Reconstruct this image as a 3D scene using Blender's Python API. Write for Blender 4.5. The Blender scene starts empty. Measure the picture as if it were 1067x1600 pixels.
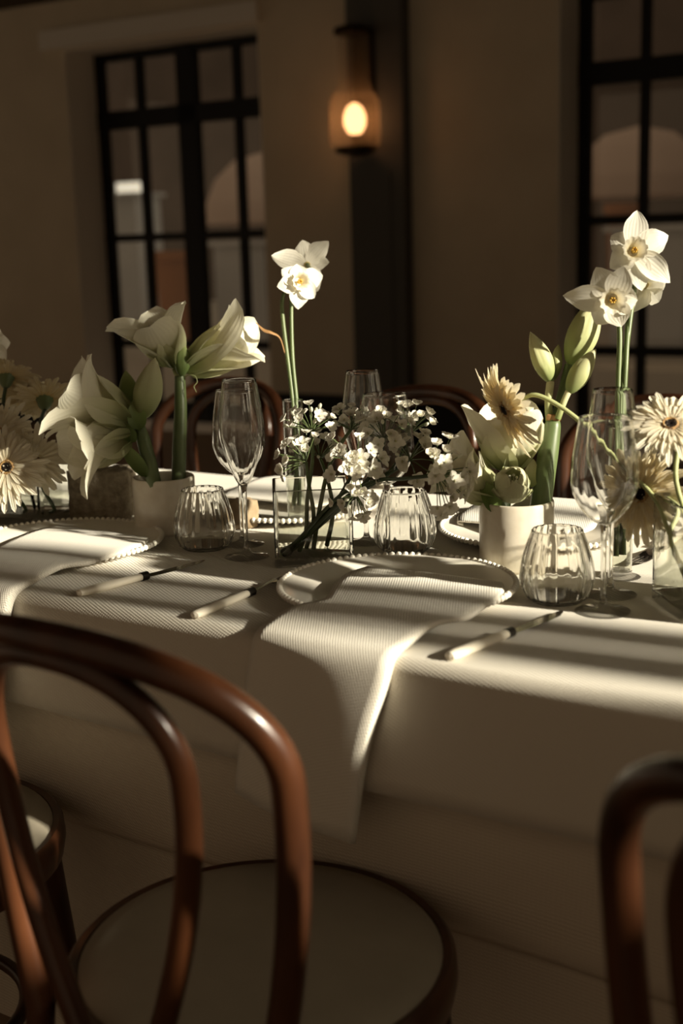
import bpy, bmesh, math, random
from math import sin, cos, pi, radians as rad
from mathutils import Vector as V, Matrix, Quaternion
random.seed(11)
C = bpy.context.scene.collection
scene = bpy.context.scene

# ---------------------------------------------------------------- camera
FPX, CX, CY = 2000.0, 533.5, 800.0          # focal length and centre for the 1067x1600 frame
CAMH, PITCH, ROLL = 1.20, rad(11.72), rad(1.7)
FW = V((0, cos(PITCH), -sin(PITCH)))
RT0 = V((1, 0, 0)); UP0 = RT0.cross(FW)
RT = cos(ROLL)*RT0 - sin(ROLL)*UP0
UP = sin(ROLL)*RT0 + cos(ROLL)*UP0
EYE = V((0, 0, CAMH))
cam_data = bpy.data.cameras.new('camera'); cam = bpy.data.objects.new('camera', cam_data); C.objects.link(cam)
cam_data.sensor_fit = 'VERTICAL'; cam_data.sensor_height = 36.0; cam_data.lens = FPX/1600*36.0
M4 = Matrix((RT, UP, -FW)).transposed().to_4x4(); M4.translation = EYE
cam.matrix_world = M4
cam_data.clip_start = 0.05; cam_data.clip_end = 200
cam_data.dof.use_dof = True; cam_data.dof.focus_distance = 1.84; cam_data.dof.aperture_fstop = 3.2
scene.camera = cam

# ---------------------------------------------------------------- light and exposure
SUN_AZ = V((0.88, -0.475, 0)).normalized(); SUN_EL = rad(20)
SUN_DIR = (SUN_AZ*cos(SUN_EL) + V((0, 0, sin(SUN_EL)))).normalized()      # towards the sun
SUN_E, SUN_COL = 12.5, (1.0, 0.91, 0.72)
AMB = (0.20, 0.143, 0.090); GLOW, GLOW_P = 6.0, 30.0
sd = bpy.data.lights.new('sun', 'SUN'); sd.energy = SUN_E; sd.color = SUN_COL; sd.angle = rad(1.4)
so = bpy.data.objects.new('sun', sd); C.objects.link(so); so.rotation_euler = SUN_DIR.to_track_quat('Z', 'Y').to_euler()
w = bpy.data.worlds.new('sky'); scene.world = w; w.use_nodes = True
nt = w.node_tree; nt.nodes.clear()
def N_(t, kind, **kw):
    n = t.nodes.new(kind)
    for k, v in kw.items(): setattr(n, k, v)
    return n
tc = N_(nt, 'ShaderNodeTexCoord'); dp = N_(nt, 'ShaderNodeVectorMath', operation='DOT_PRODUCT')
dp.inputs[1].default_value = SUN_DIR
nt.links.new(tc.outputs['Generated'], dp.inputs[0])
mx = N_(nt, 'ShaderNodeMath', operation='MAXIMUM'); mx.inputs[1].default_value = 0.0
pw = N_(nt, 'ShaderNodeMath', operation='POWER'); pw.inputs[1].default_value = GLOW_P
nt.links.new(dp.outputs['Value'], mx.inputs[0]); nt.links.new(mx.outputs[0], pw.inputs[0])
sc = N_(nt, 'ShaderNodeVectorMath', operation='SCALE'); sc.inputs[0].default_value = (GLOW*1.0, GLOW*0.86, GLOW*0.62)
nt.links.new(pw.outputs[0], sc.inputs['Scale'])
ad = N_(nt, 'ShaderNodeVectorMath', operation='ADD'); ad.inputs[1].default_value = AMB
nt.links.new(sc.outputs[0], ad.inputs[0])
bg = N_(nt, 'ShaderNodeBackground'); wo = N_(nt, 'ShaderNodeOutputWorld')
nt.links.new(ad.outputs[0], bg.inputs['Color']); nt.links.new(bg.outputs[0], wo.inputs['Surface'])
vs = scene.view_settings
vs.view_transform = 'Standard'; vs.look = 'None'; vs.exposure = 0.0; vs.gamma = 1.0; vs.use_curve_mapping = False
cy = scene.cycles
cy.use_denoising = True; cy.transparent_max_bounces = 40; cy.max_bounces = 14; cy.transmission_bounces = 12; cy.glossy_bounces = 6
cy.caustics_reflective = False; cy.caustics_refractive = False; cy.sample_clamp_indirect = 6.0

# ---------------------------------------------------------------- helpers
def at(x, y, d):                 # point of the room seen at pixel (x, y), d metres deep
    return EYE + (FW + RT*((x-CX)/FPX) + UP*((CY-y)/FPX))*d
def onz(x, y, z):
    r = FW + RT*((x-CX)/FPX) + UP*((CY-y)/FPX)
    return EYE + r*((z-CAMH)/r.z)
def cdir(r, u, t):               # direction: right, up, towards the eye
    return (RT*r + UP*u - FW*t).normalized()
TE = V((0.832, -0.555, 0)).normalized(); TN = V((0.555, 0.832, 0)).normalized(); TM = V((0.049, 1.357, 0))
def tb(t, n, z=0.0): return TM + TE*t + TN*n + V((0, 0, z))     # table frame: along, across, height
WY = rad(31); WN = V((sin(WY), cos(WY), 0)); WE = V((cos(WY), -sin(WY), 0)); WD = 8.0*cos(WY)
def wl(s, d, z): return WE*s + WN*d + V((0, 0, z))              # room frame
TZ = 0.75

def cat(pts, n=8):               # smooth curve through points
    P = [V(p) for p in pts]; out = []
    for i in range(len(P)-1):
        p0 = P[i-1] if i else P[0]*2-P[1]; p1 = P[i]; p2 = P[i+1]; p3 = P[i+2] if i+2 < len(P) else P[i+1]*2-P[i]
        for k in range(n):
            t = k/n
            out.append(0.5*((2*p1)+(p2-p0)*t+(2*p0-5*p1+4*p2-p3)*t*t+(3*p1-p0-3*p2+p3)*t**3))
    out.append(P[-1]); return out
def lerp(a, b, t): return a+(b-a)*t
def interp(tab, s):
    for i in range(len(tab)-1):
        if s <= tab[i+1][0]:
            a, b = tab[i], tab[i+1]; t = (s-a[0])/(b[0]-a[0]+1e-9); t = t*t*(3-2*t)*0.5+t*0.5
            return tuple(lerp(a[j], b[j], t) for j in range(1, len(a)))
    return tuple(tab[-1][1:])
def frame(A):
    A = A.normalized(); h = V((0, 0, 1)) if abs(A.z) < 0.9 else V((1, 0, 0))
    U = h.cross(A).normalized(); return U, A.cross(U).normalized(), A

class MB:
    def __init__(s): s.v = []; s.f = []; s.g = []; s.m = []; s.h = {}
    def add(s, vs, fs, g=None, mi=0):
        o = len(s.v); s.v += [V(p) for p in vs]; s.g += (g if g else [0.0]*len(vs))
        s.f += [tuple(i+o for i in f) for f in fs]; s.m += [mi]*len(fs); return s
    def grid(s, rows, close=False, g=None, mi=0):
        nr, nc = len(rows), len(rows[0]); vs = [p for r in rows for p in r]; fs = []
        for i in range(nr-1):
            for j in range(nc if close else nc-1):
                k = (j+1) % nc; fs.append((i*nc+j, i*nc+k, (i+1)*nc+k, (i+1)*nc+j))
        gg = [x for r in g for x in r] if g else None
        return s.add(vs, fs, gg, mi)
    def lathe(s, prof, O=V((0, 0, 0)), A=V((0, 0, 1)), seg=40, mod=None, mi=0, cap=(False, False), ang0=0, g=None):
        U, W, A = frame(A) if abs(A.z) < 0.9999 else (V((1, 0, 0)), V((0, 1, 0)), A)
        rows = []
        for i, (r, z) in enumerate(prof):
            row = []
            for j in range(seg):
                a = 2*pi*j/seg+ang0; rr = r*(mod(a, i/(len(prof)-1)) if mod else 1)
                row.append(O + U*(rr*cos(a)) + W*(rr*sin(a)) + A*z)
            rows.append(row)
        gg = [[(i/(len(prof)-1) if g is None else g)]*seg for i in range(len(prof))]
        o = len(s.v); s.grid(rows, True, gg, mi)
        if cap[0]: s.f.append(tuple(o+j for j in range(seg))[::-1]); s.m.append(mi)
        if cap[1]: b = o+(len(prof)-1)*seg; s.f.append(tuple(b+j for j in range(seg))); s.m.append(mi)
        return s
    def tube(s, pts, rad_, seg=10, cap=True, mi=0, flat=None):
        P = [V(p) for p in pts]; n = len(P)
        R = rad_ if isinstance(rad_, (list, tuple)) else [rad_]*n
        if len(R) != n: R = [lerp(R[0], R[-1], i/(n-1)) if len(R) == 2 else interp([(k/(len(R)-1), x) for k, x in enumerate(R)], i/(n-1))[0] for i in range(n)]
        t = (P[1]-P[0]).normalized(); U, W, _ = frame(t); rows = []
        for i in range(n):
            t2 = (P[min(i+1, n-1)]-P[max(i-1, 0)]).normalized()
            q = t.rotation_difference(t2); U = (q @ U); U = (U-t2*U.dot(t2)).normalized(); W = t2.cross(U); t = t2
            fl = flat if flat else 1.0
            rows.append([P[i]+U*(R[i]*cos(2*pi*j/seg))+W*(R[i]*fl*sin(2*pi*j/seg)) for j in range(seg)])
        o = len(s.v); s.grid(rows, True, [[i/(n-1)]*seg for i in range(n)], mi)
        if cap:
            s.f.append(tuple(o+j for j in range(seg))[::-1]); s.m.append(mi)
            b = o+(n-1)*seg; s.f.append(tuple(b+j for j in range(seg))); s.m.append(mi)
        return s
    def box(s, O, X, Y, Z, x0, x1, y0, y1, z0, z1, mi=0):
        vs = [O+X*x+Y*y+Z*z for z in (z0, z1) for x, y in ((x0, y0), (x1, y0), (x1, y1), (x0, y1))]
        return s.add(vs, [(3, 2, 1, 0), (4, 5, 6, 7), (0, 1, 5, 4), (1, 2, 6, 5), (2, 3, 7, 6), (3, 0, 4, 7)], None, mi)
    def ball(s, O, r, seg=8, rings=6, sc=(1, 1, 1), A=None, mi=0):
        U, W, A = frame(A) if A else (V((1, 0, 0)), V((0, 1, 0)), V((0, 0, 1)))
        rows = [[O+U*(r*sc[0]*sin(pi*i/rings)*cos(2*pi*j/seg))+W*(r*sc[1]*sin(pi*i/rings)*sin(2*pi*j/seg))-A*(r*sc[2]*cos(pi*i/rings)) for j in range(seg)] for i in range(rings+1)]
        return s.grid(rows, True, [[i/rings]*seg for i in range(rings+1)], mi)
    def build(s, name, mats, parent=None, org=None, smooth=True, sharp=40):
        o0 = ORG.get(parent.name, V((0, 0, 0))) if parent else (org if org is not None else V((0, 0, 0)))
        me = bpy.data.meshes.new(name)
        me.from_pydata([p-o0 for p in s.v], [], s.f)
        for i, p in enumerate(me.polygons): p.use_smooth = smooth; p.material_index = s.m[i]
        a = me.attributes.new('along', 'FLOAT', 'POINT'); a.data.foreach_set('value', [float(x) for x in s.g])
        if s.h:
            a = me.attributes.new('across', 'FLOAT', 'POINT'); a.data.foreach_set('value', [float(s.h.get(i, 0)) for i in range(len(s.v))])
        for m in (mats if isinstance(mats, (list, tuple)) else [mats]): me.materials.append(m)
        me.update()
        if any('glass' in q.name or q.name == 'water' for q in me.materials):
            b_ = bmesh.new(); b_.from_mesh(me); bmesh.ops.recalc_face_normals(b_, faces=b_.faces); b_.to_mesh(me); b_.free()
        if smooth: me.set_sharp_from_angle(angle=rad(sharp))
        o = bpy.data.objects.new(name, me); C.objects.link(o)
        if parent: o.parent = parent
        else: o.location = o0
        ORG[o.name] = o0
        return o
ORG = {}
def tag(o, label, catg, group=None):
    o['label'] = label; o['category'] = catg
    if group: o['group'] = group
    return o
def thing(name, label, catg, loc, group=None):
    o = bpy.data.objects.new(name, None); C.objects.link(o); o.location = loc; o.empty_display_size = 0.05
    ORG[o.name] = V(loc); return tag(o, label, catg, group)
def struct(name, mb, mats, parent=None, smooth=False):
    o = mb.build(name, mats, parent, smooth=smooth)
    if not parent: o['kind'] = 'structure'
    return o
def kids(o): return [x for x in bpy.data.objects if x.parent == o]
def dup(o, loc, rotz=None, label=None, group=None, parent=None):
    c = o.copy(); C.objects.link(c)
    if parent is not None: c.parent = parent
    else:
        c.location = loc
        if rotz is not None: c.rotation_euler = (0, 0, rotz)
        if label: c['label'] = label
        if group: c['group'] = group
    for k in kids(o): dup(k, None, parent=c)
    return c

# ---------------------------------------------------------------- materials
def mat(name, col, rough=0.6, spec=0.5, metal=0.0, coat=0.0, noise=None, bump=None, col2=None, trans=0.0, ramp=None, sheen=0.0, stretch=None, weave=None, sss=0.0, veins=None):
    m = bpy.data.materials.new(name); m.use_nodes = True; t = m.node_tree; b = t.nodes['Principled BSDF']; L = t.links.new
    b.inputs['Base Color'].default_value = (*col, 1); b.inputs['Roughness'].default_value = rough
    b.inputs['Specular IOR Level'].default_value = spec; b.inputs['Metallic'].default_value = metal
    b.inputs['Coat Weight'].default_value = coat; b.inputs['Coat Roughness'].default_value = 0.12; b.inputs['Sheen Weight'].default_value = sheen
    if sss: b.inputs['Subsurface Weight'].default_value = sss; b.inputs['Subsurface Radius'].default_value = (0.004, 0.003, 0.002); b.inputs['Subsurface Scale'].default_value = 1.0
    co = N_(t, 'ShaderNodeTexCoord'); src = co.outputs['Object']
    if stretch:
        mp = N_(t, 'ShaderNodeMapping'); mp.inputs['Scale'].default_value = stretch; L(src, mp.inputs['Vector']); src = mp.outputs[0]
    colout = None
    if ramp:                       # colour along a petal or stem, base to tip
        at_ = N_(t, 'ShaderNodeAttribute', attribute_name='along'); cr = N_(t, 'ShaderNodeValToRGB')
        el = cr.color_ramp.elements
        el[0].position = ramp[0][0]; el[0].color = (*ramp[0][1], 1); el[1].position = ramp[-1][0]; el[1].color = (*ramp[-1][1], 1)
        for p, c in ramp[1:-1]: e = el.new(p); e.color = (*c, 1)
        L(at_.outputs['Fac'], cr.inputs[0]); colout = cr.outputs[0]
    if noise:
        nz = N_(t, 'ShaderNodeTexNoise'); nz.inputs['Scale'].default_value = noise; nz.inputs['Detail'].default_value = 5; L(src, nz.inputs['Vector'])
        if col2:
            mr = N_(t, 'ShaderNodeMapRange'); mr.inputs[1].default_value = 0.35; mr.inputs[2].default_value = 0.65; L(nz.outputs[0], mr.inputs[0])
            mxn = N_(t, 'ShaderNodeMix', data_type='RGBA'); L(mr.outputs[0], mxn.inputs[0])
            if colout: L(colout, mxn.inputs[6])
            else: mxn.inputs[6].default_value = (*col, 1)
            mxn.inputs[7].default_value = (*col2, 1); colout = mxn.outputs[2]
        if bump:
            bp = N_(t, 'ShaderNodeBump'); bp.inputs['Strength'].default_value = bump[0]; bp.inputs['Distance'].default_value = bump[1]
            L(nz.outputs[0], bp.inputs['Height']); L(bp.outputs[0], b.inputs['Normal'])
    if weave:                      # twill: diagonal ribs crossed by a finer thread
        h = None
        for dirv, scl in ((weave[1], weave[0]), (weave[2], weave[0]*0.93)):
            d = N_(t, 'ShaderNodeVectorMath', operation='DOT_PRODUCT'); d.inputs[1].default_value = dirv; L(src, d.inputs[0])
            mu = N_(t, 'ShaderNodeMath', operation='MULTIPLY'); mu.inputs[1].default_value = scl; L(d.outputs['Value'], mu.inputs[0])
            sn = N_(t, 'ShaderNodeMath', operation='SINE'); L(mu.outputs[0], sn.inputs[0])
            if h is None: h = sn.outputs[0]
            else:
                a_ = N_(t, 'ShaderNodeMath', operation='ADD'); L(h, a_.inputs[0]); L(sn.outputs[0], a_.inputs[1]); h = a_.outputs[0]
        bp = N_(t, 'ShaderNodeBump'); bp.inputs['Strength'].default_value = weave[3]; bp.inputs['Distance'].default_value = 0.0006
        L(h, bp.inputs['Height']); L(bp.outputs[0], b.inputs['Normal'])
    if veins:                      # fine lines running from the base of a petal to its tip
        av = N_(t, 'ShaderNodeAttribute', attribute_name='across'); mu = N_(t, 'ShaderNodeMath', operation='MULTIPLY'); mu.inputs[1].default_value = veins[0]; L(av.outputs['Fac'], mu.inputs[0])
        sn = N_(t, 'ShaderNodeMath', operation='SINE'); L(mu.outputs[0], sn.inputs[0])
        bp = N_(t, 'ShaderNodeBump'); bp.inputs['Strength'].default_value = veins[1]; bp.inputs['Distance'].default_value = 0.0008; L(sn.outputs[0], bp.inputs['Height']); L(bp.outputs[0], b.inputs['Normal'])
    if colout: L(colout, b.inputs['Base Color'])
    if trans:
        tr = N_(t, 'ShaderNodeBsdfTranslucent'); ms = N_(t, 'ShaderNodeMixShader'); ms.inputs[0].default_value = trans
        if colout: L(colout, tr.inputs[0])
        else: tr.inputs[0].default_value = (*col, 1)
        L(b.outputs[0], ms.inputs[1]); L(tr.outputs[0], ms.inputs[2]); L(ms.outputs[0], t.nodes['Material Output'].inputs[0])
    return m
def thin_glass(name, tint=(0.97, 0.975, 0.965), base=0.05, gain=0.8, power=3.0, rough=0.015):
    m = bpy.data.materials.new(name); m.use_nodes = True; t = m.node_tree; t.nodes.clear(); L = t.links.new
    lw = N_(t, 'ShaderNodeLayerWeight'); lw.inputs['Blend'].default_value = 0.5
    p = N_(t, 'ShaderNodeMath', operation='POWER'); p.inputs[1].default_value = power; L(lw.outputs['Facing'], p.inputs[0])
    ma = N_(t, 'ShaderNodeMath', operation='MULTIPLY_ADD'); ma.inputs[1].default_value = gain; ma.inputs[2].default_value = base; L(p.outputs[0], ma.inputs[0]); ma.use_clamp = True
    tr = N_(t, 'ShaderNodeBsdfTransparent'); tr.inputs[0].default_value = (*tint, 1)
    gl = N_(t, 'ShaderNodeBsdfGlossy'); gl.inputs['Roughness'].default_value = rough
    mi = N_(t, 'ShaderNodeMixShader'); L(ma.outputs[0], mi.inputs[0]); L(tr.outputs[0], mi.inputs[1]); L(gl.outputs[0], mi.inputs[2])
    o = N_(t, 'ShaderNodeOutputMaterial'); L(mi.outputs[0], o.inputs[0]); return m
def solid_glass(name, tint=(0.985, 0.985, 0.975), clear=0.5):
    m = bpy.data.materials.new(name); m.use_nodes = True; t = m.node_tree; t.nodes.clear(); L = t.links.new
    g = N_(t, 'ShaderNodeBsdfGlass'); g.inputs['IOR'].default_value = 1.5; g.inputs['Roughness'].default_value = 0.0; g.inputs[0].default_value = (*tint, 1)
    tr = N_(t, 'ShaderNodeBsdfTransparent'); mi = N_(t, 'ShaderNodeMixShader'); mi.inputs[0].default_value = clear
    L(g.outputs[0], mi.inputs[1]); L(tr.outputs[0], mi.inputs[2])
    o = N_(t, 'ShaderNodeOutputMaterial'); L(mi.outputs[0], o.inputs[0]); return m
def glow(name, col, e):
    m = bpy.data.materials.new(name); m.use_nodes = True; b = m.node_tree.nodes['Principled BSDF']
    b.inputs['Base Color'].default_value = (*col, 1); b.inputs['Emission Color'].default_value = (*col, 1); b.inputs['Emission Strength'].default_value = e
    return m
MT = dict(
    cloth=mat('table_linen', (0.62, 0.575, 0.49), 0.85, 0.2, sheen=0.2, weave=(1900, (0.62, 0.3, 0.72), (-0.5, 0.86, 0.3), 0.35)),
    under=mat('under_linen', (0.64, 0.57, 0.465), 0.9, 0.15, weave=(1700, (0.55, -0.35, 0.76), (0.3, 0.5, -0.8), 0.5)),
    napkin=mat('napkin_linen', (0.66, 0.62, 0.54), 0.85, 0.2, sheen=0.2, weave=(2400, (0.2, 0.75, 0.63), (0.85, -0.1, 0.2), 0.3)),
    ceramic=mat('glazed_ceramic', (0.78, 0.74, 0.66), 0.18, 0.5),
    pot=mat('cream_glaze', (0.72, 0.66, 0.55), 0.22, 0.5, noise=60, bump=(0.05, 0.002), col2=(0.66, 0.59, 0.48)),
    glass=solid_glass('clear_glass', (0.99, 0.99, 0.985), 0.0), foot=solid_glass('foot_glass', (0.99, 0.99, 0.985), 0.15), vase=solid_glass('vase_glass', (0.98, 0.985, 0.975), 0.0),
    solid=solid_glass('solid_glass', clear=0.0), ribsolid=solid_glass('ribbed_tumbler_glass', clear=0.0), pane=thin_glass('window_glass', (0.9, 0.9, 0.88), 0.05, 0.6, 4.0, 0.01),
    water=thin_glass('water', (0.93, 0.94, 0.89), 0.02, 0.7, 4.0, 0.02),
    steel=mat('brushed_steel', (0.55, 0.52, 0.47), 0.2, metal=1.0), bone=mat('ivory_handle', (0.80, 0.74, 0.62), 0.3, 0.5), ferrule=mat('dark_ferrule', (0.03, 0.025, 0.02), 0.3, metal=0.6),
    wood=mat('stained_bentwood', (0.078, 0.027, 0.0105), 0.28, 0.4, coat=0.12, noise=14, col2=(0.026, 0.0095, 0.0045), stretch=(1, 1, 0.25)),
    seat=mat('seat_cloth', (0.36, 0.32, 0.25), 0.8, 0.2, noise=8, col2=(0.31, 0.275, 0.215)),
    wall=mat('plaster', (0.76, 0.68, 0.54), 0.9, 0.1, noise=2.2, col2=(0.69, 0.615, 0.485)), reveal=mat('daylit_grey_plaster', (0.86, 0.83, 0.77), 0.9, 0.1),  # reveal plaster lightened to carry daylight from the glazed doors
    pilaster=mat('dark_grey_paint', (0.13, 0.128, 0.122), 0.8, 0.2), black=mat('black_steel_paint', (0.006, 0.006, 0.006), 0.5, 0.3),
    ceil=mat('dark_ceiling', (0.10, 0.08, 0.06), 0.9, 0.1), floor=mat('oak_floorboards', (0.34, 0.23, 0.14), 0.5, 0.3, noise=6, col2=(0.27, 0.18, 0.105), stretch=(1, 8, 1)),
    bronze=mat('aged_bronze', (0.05, 0.035, 0.02), 0.4, metal=0.8), ribshade=mat('fluted_shade_glass', (0.80, 0.62, 0.42), 0.3, 0.5), bulb=glow('warm_bulb', (1.0, 0.47, 0.19), 4.0),
    petal=mat('amaryllis_petal', (0.7, 0.7, 0.55), 0.5, 0.25, veins=(38, 0.18), trans=0.35, ramp=[(0.0, (0.20, 0.25, 0.08)), (0.3, (0.58, 0.58, 0.36)), (0.62, (0.80, 0.77, 0.62)), (1.0, (0.85, 0.82, 0.68))]),
    shade=mat('darker_amaryllis_petal', (0.5, 0.55, 0.3), 0.5, 0.25, veins=(38, 0.18), trans=0.3, ramp=[(0.0, (0.17, 0.21, 0.06)), (0.4, (0.43, 0.45, 0.24)), (1.0, (0.62, 0.60, 0.41))]),  # darker, yellower copy of the petal colours
    bud=mat('green_bud', (0.4, 0.48, 0.2), 0.5, 0.3, trans=0.2, ramp=[(0.0, (0.15, 0.20, 0.06)), (0.45, (0.46, 0.48, 0.24)), (1.0, (0.60, 0.57, 0.36))]),
    budleaf=mat('dark_bract', (0.20, 0.26, 0.09), 0.5, 0.3, trans=0.2, ramp=[(0.0, (0.09, 0.14, 0.035)), (0.5, (0.20, 0.27, 0.09)), (1.0, (0.30, 0.34, 0.14))]),
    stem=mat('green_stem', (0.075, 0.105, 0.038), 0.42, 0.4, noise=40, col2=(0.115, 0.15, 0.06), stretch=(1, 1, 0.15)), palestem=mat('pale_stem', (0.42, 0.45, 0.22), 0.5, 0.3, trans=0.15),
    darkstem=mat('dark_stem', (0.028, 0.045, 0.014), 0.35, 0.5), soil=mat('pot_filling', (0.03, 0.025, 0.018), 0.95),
    gpetal=mat('gerbera_petal', (0.8, 0.74, 0.6), 0.6, 0.2, veins=(9, 0.5), trans=0.38, ramp=[(0.0, (0.70, 0.56, 0.32)), (0.35, (0.80, 0.72, 0.54)), (1.0, (0.84, 0.79, 0.66))]),
    gcream=mat('creamy_gerbera_petal', (0.8, 0.7, 0.5), 0.6, 0.2, veins=(9, 0.5), trans=0.38, ramp=[(0.0, (0.68, 0.48, 0.18)), (0.4, (0.80, 0.68, 0.42)), (1.0, (0.84, 0.76, 0.58))]),
    gdisc=mat('gerbera_eye', (0.012, 0.008, 0.006), 0.9, 0.1), gring=mat('gerbera_ring', (0.45, 0.27, 0.09), 0.8, noise=300, col2=(0.10, 0.05, 0.02)),
    npetal=mat('narcissus_petal', (0.84, 0.81, 0.72), 0.5, 0.25, veins=(24, 0.12), trans=0.35), ncor=mat('narcissus_cup', (0.8, 0.7, 0.45), 0.5, 0.25, trans=0.35, ramp=[(0.0, (0.62, 0.50, 0.20)), (0.5, (0.82, 0.76, 0.58)), (1.0, (0.86, 0.82, 0.70))]),
    stamen=mat('yellow_stamen', (0.65, 0.40, 0.06), 0.7), dry=mat('dry_spathe', (0.30, 0.16, 0.06), 0.7, trans=0.2),
    apetal=mat('allium_petal', (0.84, 0.81, 0.72), 0.5, 0.2, trans=0.32), abud=mat('allium_bud', (0.72, 0.72, 0.58), 0.5, 0.3, trans=0.2),
    stone=mat('rough_stone', (0.42, 0.36, 0.27), 0.95, 0.1, noise=85, bump=(1.0, 0.012), col2=(0.27, 0.225, 0.165)),
    pebble=mat('brown_stone', (0.34, 0.26, 0.17), 0.9, 0.1, noise=30, bump=(0.5, 0.006), col2=(0.22, 0.165, 0.10)),
    facade=mat('facade_render', (0.21, 0.17, 0.155), 0.9, noise=0.6, col2=(0.15, 0.125, 0.115)), pale=mat('pale_render', (0.74, 0.78, 0.84), 0.9, noise=1.2, col2=(0.62, 0.66, 0.72)), paving=mat('paving', (0.55, 0.52, 0.48), 0.9),
    pink=mat('pink_canvas', (0.86, 0.72, 0.66), 0.9, trans=0.25), bluepane=mat('facade_glass', (0.25, 0.30, 0.33), 0.1), orange=mat('terracotta', (0.5, 0.22, 0.10), 0.8), brightstrip=glow('bright_strip', (1.0, 0.92, 0.75), 0.9),
    table=mat('table_wood', (0.2, 0.12, 0.06), 0.6), hedge=mat('dark_leaves', (0.03, 0.045, 0.02), 0.8, noise=20, col2=(0.06, 0.08, 0.035)))
def milky(m, clear=0.45, diff=0.35, col=(0.85, 0.66, 0.45)):
    t = m.node_tree; L = t.links.new; tr = N_(t, 'ShaderNodeBsdfTransparent'); tl = N_(t, 'ShaderNodeBsdfTranslucent'); tl.inputs[0].default_value = (*col, 1)
    a = N_(t, 'ShaderNodeMixShader'); a.inputs[0].default_value = diff; b = N_(t, 'ShaderNodeMixShader'); b.inputs[0].default_value = clear
    L(t.nodes['Principled BSDF'].outputs[0], a.inputs[1]); L(tl.outputs[0], a.inputs[2]); L(a.outputs[0], b.inputs[1]); L(tr.outputs[0], b.inputs[2]); L(b.outputs[0], t.nodes['Material Output'].inputs[0])
MT['chimney'] = mat('chimney_glass', (0.8, 0.62, 0.42), 0.3, 0.5); milky(MT['chimney'], 0.84, 0.9)
milky(MT['ribshade'], 0.72, 0.6)
X, Y, Z = V((1, 0, 0)), V((0, 1, 0)), V((0, 0, 1)); O0 = V((0, 0, 0))

# ---------------------------------------------------------------- room
S0, S1, D0, CEIL, REV = -9.5, 1.75, -0.9, 2.86, 0.34
OP1, OP2, SILL, HEAD = (-6.19, -4.615), (-2.67, -1.095), 0.02, 2.545
m = MB(); m.box(O0, WE, WN, Z, S0, S1+0.3, D0, WD, -0.12, 0.0); struct('floor', m, MT['floor'])
m = MB(); m.box(O0, WE, WN, Z, S0, S1+0.3, D0, WD, CEIL, CEIL+0.2); struct('ceiling', m, MT['ceil'])
m = MB()
for a, b in ((S0, OP1[0]), (OP1[1], OP2[0]), (OP2[1], S1+0.3)): m.box(O0, WE, WN, Z, a, b, WD, WD+REV+0.08, 0, CEIL+0.2)
for a, b in (OP1, OP2): m.box(O0, WE, WN, Z, a, b, WD, WD+REV+0.08, HEAD, CEIL+0.2)
wall_back = struct('wall_back', m, MT['wall'])
m = MB()
for a, b in (OP1, OP2):
    m.box(O0, WE, WN, Z, a, a+0.006, WD+0.001, WD+REV, SILL, HEAD); m.box(O0, WE, WN, Z, b-0.006, b, WD+0.001, WD+REV, SILL, HEAD)
    m.box(O0, WE, WN, Z, a, b, WD+0.001, WD+REV, HEAD-0.006, HEAD)
struct('trim_1', m, MT['reveal'])
# unseen right wall, its opening added to let the sun reach the table
WZ0, WZ1, WA, WB = 1.10, 2.55, 0.66, 3.10
m = MB()
m.box(O0, WN, -WE, Z, D0, WA, -S1-0.25, -S1, 0, CEIL); m.box(O0, WN, -WE, Z, WB, WD, -S1-0.25, -S1, 0, CEIL)
m.box(O0, WN, -WE, Z, WA, WB, -S1-0.25, -S1, 0, WZ0); m.box(O0, WN, -WE, Z, WA, WB, -S1-0.25, -S1, WZ1, CEIL)
struct('wall_right', m, MT['wall'])
m = MB()
for a, b in ((WA, 0.903), (1.10, 1.155), (1.342, 1.43), (1.44, 1.52), (1.72, 1.735), (1.98, 2.03), (2.28, 2.33), (2.6, 2.65), (3.05, WB)): m.box(O0, WN, WE, Z, a, b, S1+0.10, S1+0.15, WZ0, WZ1)
for z in (WZ0+0.02, WZ1-0.02): m.box(O0, WN, WE, Z, WA, WB, S1+0.10, S1+0.15, z-0.022, z+0.022)
m.box(O0, WN, WE, Z, 1.60, 1.82, S1+0.10, S1+0.15, 2.03, WZ1); m.box(O0, WN, WE, Z, WA, 1.15, S1+0.10, S1+0.15, WZ0, 1.50); m.box(O0, WN, WE, Z, 1.15, 1.285, S1+0.10, S1+0.15, WZ0, 1.575)
struct('sun_shaping_bars', m, MT['black'])  # added out-of-view bars and panels that cut the sun into bands
# black glazed doors set in the back wall
def french(name, a, b):
    d0, d1 = WD+REV-0.05, WD+REV
    m = MB(); c = (a+b)/2
    B = lambda s0, s1, z0, z1, e=0.0: m.box(O0, WE, WN, Z, s0, s1, d0-e, d1+e, z0, z1)
    B(a, a+0.075, SILL, HEAD); B(b-0.075, b, SILL, HEAD); B(c-0.075, c+0.075, SILL, HEAD, 0.008)
    B(a, b, HEAD-0.06, HEAD); B(a, b, 2.035, 2.16, 0.008); B(a, b, SILL, 0.16)
    for z in (1.30, 0.565): B(a, b, z-0.026, z+0.026, 0.004)
    for q in ((a+0.075+c-0.075)/2-0.01, (c+0.075+b-0.075)/2+0.01): B(q-0.024, q+0.024, SILL, HEAD, 0.002)
    w = struct(name, m, MT['black'])
    g = MB(); g.box(O0, WE, WN, Z, a+0.01, b-0.01, WD+REV-0.028, WD+REV-0.022, SILL+0.02, HEAD-0.02)
    g.build('pane', MT['pane'], w, smooth=False); return w
french('window_1', *OP1); french('window_2', *OP2)
m = MB()
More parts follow.
